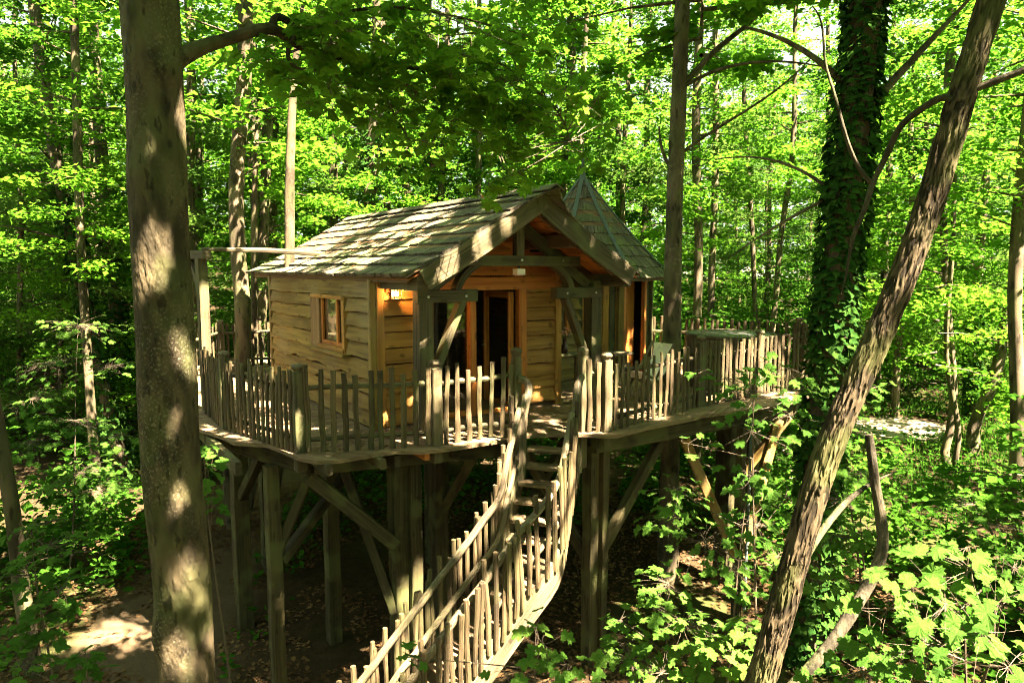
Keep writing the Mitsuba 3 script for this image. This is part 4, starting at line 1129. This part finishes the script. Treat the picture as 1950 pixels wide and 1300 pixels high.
OUT = [crown(150 + i, r, z0, z1, nb, nl, .20) for i, (r, z0, z1, nb, nl) in enumerate([(3.4, 3.0, 18, 40, 7500), (3.8, 2.4, 16, 40, 7500)])]
OUTD = [shape(v[0], 'leaf_wood') for v in OUT]
g = np.random.default_rng(77)


def zone(x, y):
    b = math.degrees(math.atan2(x, y))
    if y < 1 or abs(b) > 39:
        return 'beside the viewpoint, outside the picture'
    far = 'far ' if y > 38 else 'middle-distance ' if y > 24 else 'nearer '
    side = 'at the left edge' if b < -29 else 'left of the cabin' if b < -19 else 'behind the cabin roof' if b < 5 else 'right of the turret' if b < 15 else 'behind the ivy-clad trunk' if b < 25 else 'at the right edge'
    return far + 'wood ' + side


def forest_tree(x0, y, z0, x1, z1, r, ivy, label, var=None, crown_on=True, name='forest_tree', group='slender forest trees behind the cabin', s=None, outside=False):
    if not label:
        lean = (x1 - x0) / max(z1 - z0, .5)
        look = ('leaning ' if abs(lean) > .12 else '') + ('thin' if r < .095 else 'slender' if r < .14 else 'stout')
        label = f'{look} brown forest tree in the {zone(x0, y)}'
        group = f'{look} trees, {zone(x0, y)}'
    k_ = thing(name, label, 'tree', group)
    gz = float(ground_z(x0, y)) - .2
    sl = (x1 - x0) / max(z1 - z0, .5)
    sl = max(-.35, min(.35, sl))
    zz = np.array([gz, (gz + z0) / 2, z0, (z0 + z1) / 2, z1, z1 + 4, z1 + 9])
    if z0 - gz < .6:
        zz = np.array([gz, gz + .4, gz + 1, (gz + 1 + z1) / 2, z1, z1 + 4, z1 + 9])
    xx = x0 + sl * (zz - z0) * np.where(zz > z1, .8, 1) + g.normal(0, .05, 7)
    yy = y + g.normal(0, .06, 7)
    rr = np.array([1.35, 1.12, 1.05, 1, .95, .7, .25]) * r
    trunk = tube(np.stack([xx, yy, zz], 1), rr, 10, n=26, rough=.12)
    vi = int(g.integers(0, len(VAR))) if var is None else var
    rot, s_ = g.uniform(0, 6.28), (s or g.uniform(.8, 1.15))
    top = np.interp(10, zz, xx)
    if crown_on:
        trunk = join([trunk, moved((OUT[vi % 2] if outside else VAR[vi])[1], top, y, gz, rot, s_)])
    part(k_, 'trunk', trunk, 'bark_dark' if ivy else 'bark_far', smooth=True)
    if crown_on:
        part(k_, 'crown', ({**(OUTD[vi % 2] if outside else VARD[vi]), 'bsdf': {'type': 'ref', 'id': ['leaf_wood', 'leaf_wood', 'leaf_deep', 'leaf_wood', 'leaf_dull'][COUNT.get('forest_tree', 0) % 5]}}), None, to_world=place(top, y, gz, rot, s_))
    if ivy:
        part(k_, 'ivy', ivy_on(np.stack([xx, yy, zz], 1)[:5], rr[:5], 1600, int(g.integers(0, 999)), .15, .16), 'leaf_ivy')
    return k_


for (x0, y, z0, x1, z1, r, iv) in TRUNKS:
    if iv:
        lab = 'ivy-darkened forest trunk ' + ('behind the cabin roof ridge' if -5 < x0 < 0 else 'in the right background' if x0 > 0 else 'in the left background wood')
        grp = 'ivy-darkened trunks in the left background' if x0 < -8 else None
    else:
        grp = 'slender forest trees behind the cabin'
        lab = ''
    low = y < 14.5 or (z0 < 1.4 and x0 < 0)
    forest_tree(x0, y, z0, x1, z1, r, iv, lab, crown_on=not low or x0 > 9, group=grp, var=3 if (-7 < x0 < 5 and y < 22) else None)
for x, y in ((2.2, 22.5), (4.2, 27.0), (.9, 25.5), (-1.2, 23.5)):
    forest_tree(x, y, 4.0, x + .1, 9.0, .10, 0, '', var=3, s=1.15)
taken = [(t[0], t[1]) for t in TRUNKS]
tries = 0
while len(taken) < 105 and tries < 6000:
    tries += 1
    y = g.uniform(17, 66)
    x = g.uniform(-.86 * y - 3, .86 * y + 3)
    if min((x - a) ** 2 + (y - b) ** 2 for a, b in taken) < (2.2 + y * .035) ** 2 or (x - 15.2) ** 2 * .4 + (y - 25.2) ** 2 < 8 or (-8.5 < x < 8 and y < 19.5):
        continue
    taken.append((x, y))
    forest_tree(x, y, 4.0, x + g.normal(0, .25), 9.0, g.uniform(.07, .17), 0, '', s=g.uniform(.85, 1.2))

# the wood goes on beside and behind the camera
encl = 0
tries = 0
while encl < 75 and tries < 4000:
    tries += 1
    x, y = g.uniform(-34, 34), g.uniform(-34, 20)
    if abs(x) < .86 * y + 4.5 or math.hypot(x, y) < 5.5 or (y > -6 and x > -6 and x < 11) or min((x - a) ** 2 + (y - b) ** 2 for a, b in taken) < 5.5:
        continue
    taken.append((x, y)); encl += 1
    forest_tree(x, y, 4.0, x + g.normal(0, .25), 9.0, g.uniform(.09, .2), 0, '', s=g.uniform(.85, 1.1), outside=True)

# distant mass of woodland
g = np.random.default_rng(5)
n = 60000
p = np.stack([g.uniform(-90, 90, n), g.uniform(64, 92, n), g.uniform(0, 1, n) ** .8 * 24], 1)
dens = meshkit.fbm(np.stack([p[:, 0] * .12, p[:, 1] * .12, p[:, 2] * .22], 1), 3, seed=3)
p = p[dens > .37]
n = len(p)
single('distant_wood', leaf_mesh(FAR, p, up_normals(g, n, .5), g.uniform(0, 6.3, n), g.uniform(.5, .95, n), None, g), 'leaf_wood', 'far green mass of woodland behind all the trunks', kind='stuff')

# ------------------------------------------------------------------ understorey
BUSH = [crown(200 + i, r, .15, h, nb, nl, sz, tmpl, droop=.35, spread=.4, jit=.45) for i, (r, h, nb, nl, sz, tmpl) in enumerate([(1.5, 3.2, 18, 1500, .17, FAR), (1.9, 4.6, 22, 2200, .17, FAR), (1.2, 2.0, 14, 1100, .16, FAR), (2.2, 5.6, 24, 2600, .18, FAR), (1.0, 1.3, 12, 900, .14, FAR)])]
BUSHD = [(shape(b[0], 'leaf_under'), shape(b[1], 'bark_twig')) for b in BUSH]
spots = []
tries = 0
while len(spots) < 170 and tries < 9000:
    tries += 1
    y = g.uniform(9.5, 42) if len(spots) < 110 else g.uniform(30, 62)
    x = g.uniform(-.82 * y - 2, .82 * y + 2)
    pathx = -5.5 - .10 * (y - 10) - .55 * math.sin((y - 9) * .33)
    if -5.6 < x < 6.0 and y < 17.5:
        continue
    if abs(x - pathx) < 1.9 and y < 28 or (x - 14.6) ** 2 * .3 + (y - 24.5) ** 2 < 14 or (8.5 < x < 17 and 15 < y < 26):
        continue
    if spots and min((x - a) ** 2 + (y - b) ** 2 for a, b in spots) < 2.2:
        continue
    spots.append((x, y))
for x, y in spots:
    vi = int(g.integers(0, 5))
    look = ['bushy', 'tall bushy', 'low', 'very tall', 'knee-high'][vi]
    k_ = thing('understorey_shrub', f'{look} green shrub under the trees of the {zone(x, y)}', 'shrub', f'{look} shrubs, {zone(x, y)}')
    s_ = g.uniform(.8, 1.2) * (1.5 if y > 30 else 1); rot = g.uniform(0, 6.28); gz = float(ground_z(x, y))
    part(k_, 'foliage', BUSHD[vi][0], None, to_world=place(x, y, gz, rot, s_))
    part(k_, 'stem', BUSHD[vi][1], None, to_world=place(x, y, gz, rot, s_))


def cover(n, x0, x1, y0, y1, h, size, keepfn, tmpl=FAR, jit=.4, seed=0, freq=.6, cut=.45):
    g = np.random.default_rng(900 + seed)
    x, y = g.uniform(x0, x1, n), g.uniform(y0, y1, n)
    d = meshkit.fbm(np.stack([x * freq, y * freq, x * 0], 1), 3, seed=seed)
    k_ = (d > cut) & keepfn(x, y)
    x, y, d = x[k_], y[k_], d[k_]
    m = len(x)
    z = ground_z(x, y) + g.random(m) ** .7 * h * np.clip((d - cut) * 8, .15, 1)
    return leaf_mesh(tmpl, np.stack([x, y, z], 1), up_normals(g, m, jit), g.uniform(0, 6.3, m), size * g.uniform(.6, 1.3, m), g.random(m))


def off_path(x, y):
    px = -5.5 - .10 * (y - 10) - .55 * np.sin((y - 9) * .33)
    return (np.abs(x - px) > 1.25) & ~(((x - 13.4) * .85) ** 2 + (y - 23.2) ** 2 < 2.4)


under_deck = lambda x, y: (x > -5.2) & (x < 4.4) & (y > 6) & (y < 14.5)
single('ground_plants', join([cover(60000, 3, 30, 6, 40, .42, .14, lambda x, y: off_path(x, y) & ~under_deck(x, y) & (np.abs(x) < .85 * y + 2), seed=1, cut=.38),
                              cover(45000, -32, -4.0, 6.5, 40, .45, .14, lambda x, y: off_path(x, y) & (np.abs(x) < .85 * y + 2), seed=2, cut=.44),
                              cover(26000, -6, 6, 13, 34, .5, .14, lambda x, y: off_path(x, y) & ~under_deck(x, y), seed=3, cut=.40)]),
       'leaf_under', 'low leafy green plants covering the woodland floor', kind='stuff')
g = np.random.default_rng(6)
n = 9000
x, y = g.uniform(8, 24, n), g.uniform(15, 30, n)
kp = off_path(x, y) & (meshkit.fbm(np.stack([x * .5, y * .5, x * 0], 1), 3, seed=8) > .42)
x, y = x[kp], y[kp]
single('grass', leaf_mesh(BLADE, np.stack([x, y, ground_z(x, y)], 1), g.normal(0, 1, (len(x), 3)) * [1, 1, .3], g.uniform(0, 6.3, len(x)), g.uniform(.25, .5, len(x)), g.random(len(x))) if False else
       (lambda a: leaf_mesh(BLADE, np.stack([x, y, ground_z(x, y)], 1), np.stack([np.cos(a), np.sin(a), .35 + 0 * a], 1), a + np.pi, g.uniform(.3, .6, len(x)), g.random(len(x))))(g.uniform(0, 6.3, len(x))),
       'leaf_under', 'tufts of long green grass in the right clearing', kind='stuff')
single('leaf_litter', cover(42000, -9, 7, 4.5, 18, .03, .09, lambda x, y: x < 1e9, jit=.25, seed=5, cut=.30), 'leaf_dead', 'dry brown fallen leaves on the bare soil under the deck', kind='stuff')

g = np.random.default_rng(66)
fl = []
for i in range(260):
    if i < 130:
        p = roof_pt(-1, g.uniform(.05, .98), g.uniform(-.4, 6), .035); nr = np.array([-.5, -.35, .8])
    else:
        q = H(g.uniform(-1.4, 4.5), g.uniform(-.9, .5), .012); p = q; nr = np.array([0, 0, 1.0])
        if not DECK.contains(Polygon([(p[0], p[1]), (p[0] + .02, p[1]), (p[0], p[1] + .02)])):
            continue
    fl.append((p, nr + g.normal(0, .12, 3)))
single('fallen_leaves', leaf_mesh(MID, np.array([a for a, b in fl]), np.array([b for a, b in fl]), g.uniform(0, 6.3, len(fl)), g.uniform(.05, .10, len(fl)), g.random(len(fl))), 'leaf_dead', 'dry fallen leaves scattered over the shingles and the deck boards', kind='stuff')

# ------------------------------------------------------------------ near saplings with broad maple leaves
def sapling(label, base, sprays, size=.14, seed=0, group=None, mat='leaf_maple', name='maple_sapling', jit=.28, more=1.5, tilt=.2):
    g = np.random.default_rng(seed)
    k_ = thing(name, label, 'sapling', group)
    base = np.array(base, float)
    base[2] = float(ground_z(base[0], base[1])) - .05
    top = max((np.array(s[:3], float) for s in sprays), key=lambda p: p[2])
    stem = path_of([base, base * .6 + top * .4 + np.array([.08, 0, .2]), base * .25 + top * .75, top], 20)
    wood_ = [tube(stem, [.022, .016, .010, .004], 6, n=20)]
    ls = []
    for sx_, sy_, sz_, rx, n in sprays:
        c = np.array([sx_, sy_, sz_])
        j = int(np.argmin(np.linalg.norm(stem - (c - [0, 0, .25]), axis=1)))
        m, ps = spray(g, c, rx, int(n * more), size, (g.normal(0, .18), g.normal(tilt, .18)), .07, jit=jit, tone=g.random())
        ls.append(m)
        wood_ += twigs(g, stem[j], [c], .006) + twigs(g, c, ps, .0025)
    part(k_, 'stem', join(wood_), 'bark_twig')
    leaves_as_parts(k_, ls, mat, most=300 if base[1] < 8 else 80)
    return k_


sapling('young maple with large sun-bleached leaves in the bottom right corner', (3.40, 4.60, 0), [(3.02, 4.30, 3.93, 0.28, 12), (2.86, 4.30, 3.70, 0.30, 14), (2.97, 4.10, 3.62, 0.35, 16), (2.87, 4.50, 3.29, 0.42, 24), (3.08, 4.00, 3.44, 0.34, 18), (3.13, 4.50, 4.01, 0.14, 5), (2.66, 4.90, 2.86, 0.45, 24), (2.83, 4.90, 3.35, 0.26, 10), (3.13, 4.20, 3.75, 0.19, 8), (2.74, 4.50, 3.05, 0.38, 22)], .125, 300, tilt=.6, jit=.22, more=1.1)
sapling('maple sapling hiding the right deck edge with big soft leaves', (2.60, 7.10, 0), [(2.21, 7.00, 4.77, 0.32, 14), (2.54, 7.00, 4.63, 0.40, 18), (3.02, 7.40, 4.82, 0.34, 14), (1.99, 7.00, 4.85, 0.22, 7), (1.74, 6.60, 4.18, 0.13, 4), (2.50, 7.00, 4.21, 0.38, 16), (2.96, 7.20, 4.34, 0.39, 18), (2.60, 7.20, 4.91, 0.17, 6), (3.20, 7.40, 4.59, 0.28, 12)], .125, 301, more=.85)
sapling('bushy maple sapling before the right stilts', (2.20, 7.20, 0), [(1.90, 7.60, 3.39, 0.38, 30), (2.10, 7.20, 2.93, 0.44, 36), (2.59, 7.20, 3.70, 0.33, 20), (2.67, 7.20, 3.11, 0.33, 24), (2.96, 7.40, 3.40, 0.28, 18), (2.36, 7.10, 2.68, 0.38, 28), (1.78, 7.60, 3.05, 0.35, 24), (2.83, 7.00, 2.84, 0.32, 22)], .125, 302, more=.85)
sapling('maple sapling with dark leaves low right of the stair foot', (1.60, 6.40, 0), [(1.57, 6.60, 2.74, 0.30, 22), (1.68, 6.40, 2.46, 0.47, 44), (1.19, 6.50, 1.99, 0.40, 34), (1.92, 6.30, 2.24, 0.39, 32), (1.44, 6.20, 2.03, 0.38, 30), (1.13, 6.80, 2.24, 0.18, 10), (2.34, 6.50, 2.35, 0.30, 20)], .125, 303)
sapling('small maple seedling rising in front of the stair foot', (0.25, 4.95, 0), [(0.24, 5.00, 3.02, 0.21, 5), (0.43, 5.00, 2.85, 0.17, 5), (-0.04, 4.80, 2.91, 0.18, 6), (0.10, 4.90, 2.80, 0.23, 6), (-0.74, 4.90, 2.96, 0.11, 4), (0.19, 5.10, 3.09, 0.12, 3)], .125, 304)
sapling('leafy maple sapling at the lower left edge', (-4.90, 6.80, 0), [(-4.95, 7.00, 2.96, 0.40, 24), (-5.05, 6.80, 2.73, 0.37, 20), (-4.57, 6.60, 2.66, 0.33, 20), (-4.87, 6.40, 2.35, 0.34, 18), (-4.71, 6.50, 2.40, 0.25, 12), (-5.39, 7.40, 3.03, 0.34, 14)], .125, 305)
sapling('low leafy sapling beside the path at the bottom left', (-3.90, 6.00, 0), [(-4.03, 6.00, 2.24, 0.23, 9), (-4.57, 6.00, 2.21, 0.28, 14), (-3.82, 5.80, 2.43, 0.11, 4)], .125, 306)
sapling('thin sapling with pale leaves behind the left foreground trunk', (-2.95, 6.60, 0), [(-3.01, 6.60, 3.91, 0.11, 6), (-3.00, 6.60, 3.59, 0.13, 7), (-3.13, 6.80, 4.10, 0.08, 3)], .125, 307)
sapling('leafy maple sapling on the left slope below the forest trees', (-8.20, 12.00, 0), [(-8.57, 12.00, 3.58, 0.65, 30), (-7.85, 12.00, 3.20, 0.74, 36), (-7.53, 12.50, 4.08, 0.58, 26), (-8.59, 12.50, 4.17, 0.67, 30), (-8.28, 13.00, 4.81, 0.80, 34), (-6.82, 11.50, 3.04, 0.44, 20), (-8.27, 11.50, 2.94, 0.53, 24), (-6.84, 10.50, 2.69, 0.57, 30), (-6.36, 10.50, 2.44, 0.40, 20)], .125, 308)
sapling('pale sunlit sapling at the edge of the right clearing', (5.60, 10.50, 0), [(5.03, 10.50, 4.04, 0.32, 14), (5.29, 10.50, 3.79, 0.40, 18), (5.79, 11.00, 3.95, 0.38, 16), (4.88, 10.30, 3.58, 0.32, 14), (5.40, 10.50, 3.37, 0.40, 16)], .125, 309)
sapling('maple sapling in shade between the leaning trunk and the clearing', (4.60, 8.40, 0), [(4.21, 8.50, 2.96, 0.39, 26), (4.52, 8.60, 3.27, 0.33, 20), (4.09, 8.20, 2.59, 0.38, 26), (4.41, 8.20, 2.66, 0.32, 20), (3.89, 8.00, 2.14, 0.31, 22)], .125, 310)
sapling('leafy maple sapling at the right edge of the frame', (6.50, 9.00, 0), [(5.36, 7.00, 2.72, 0.27, 14), (6.63, 9.00, 2.41, 0.42, 24), (7.56, 10.00, 2.60, 0.46, 24), (6.60, 9.50, 2.53, 0.44, 22)], .125, 311)
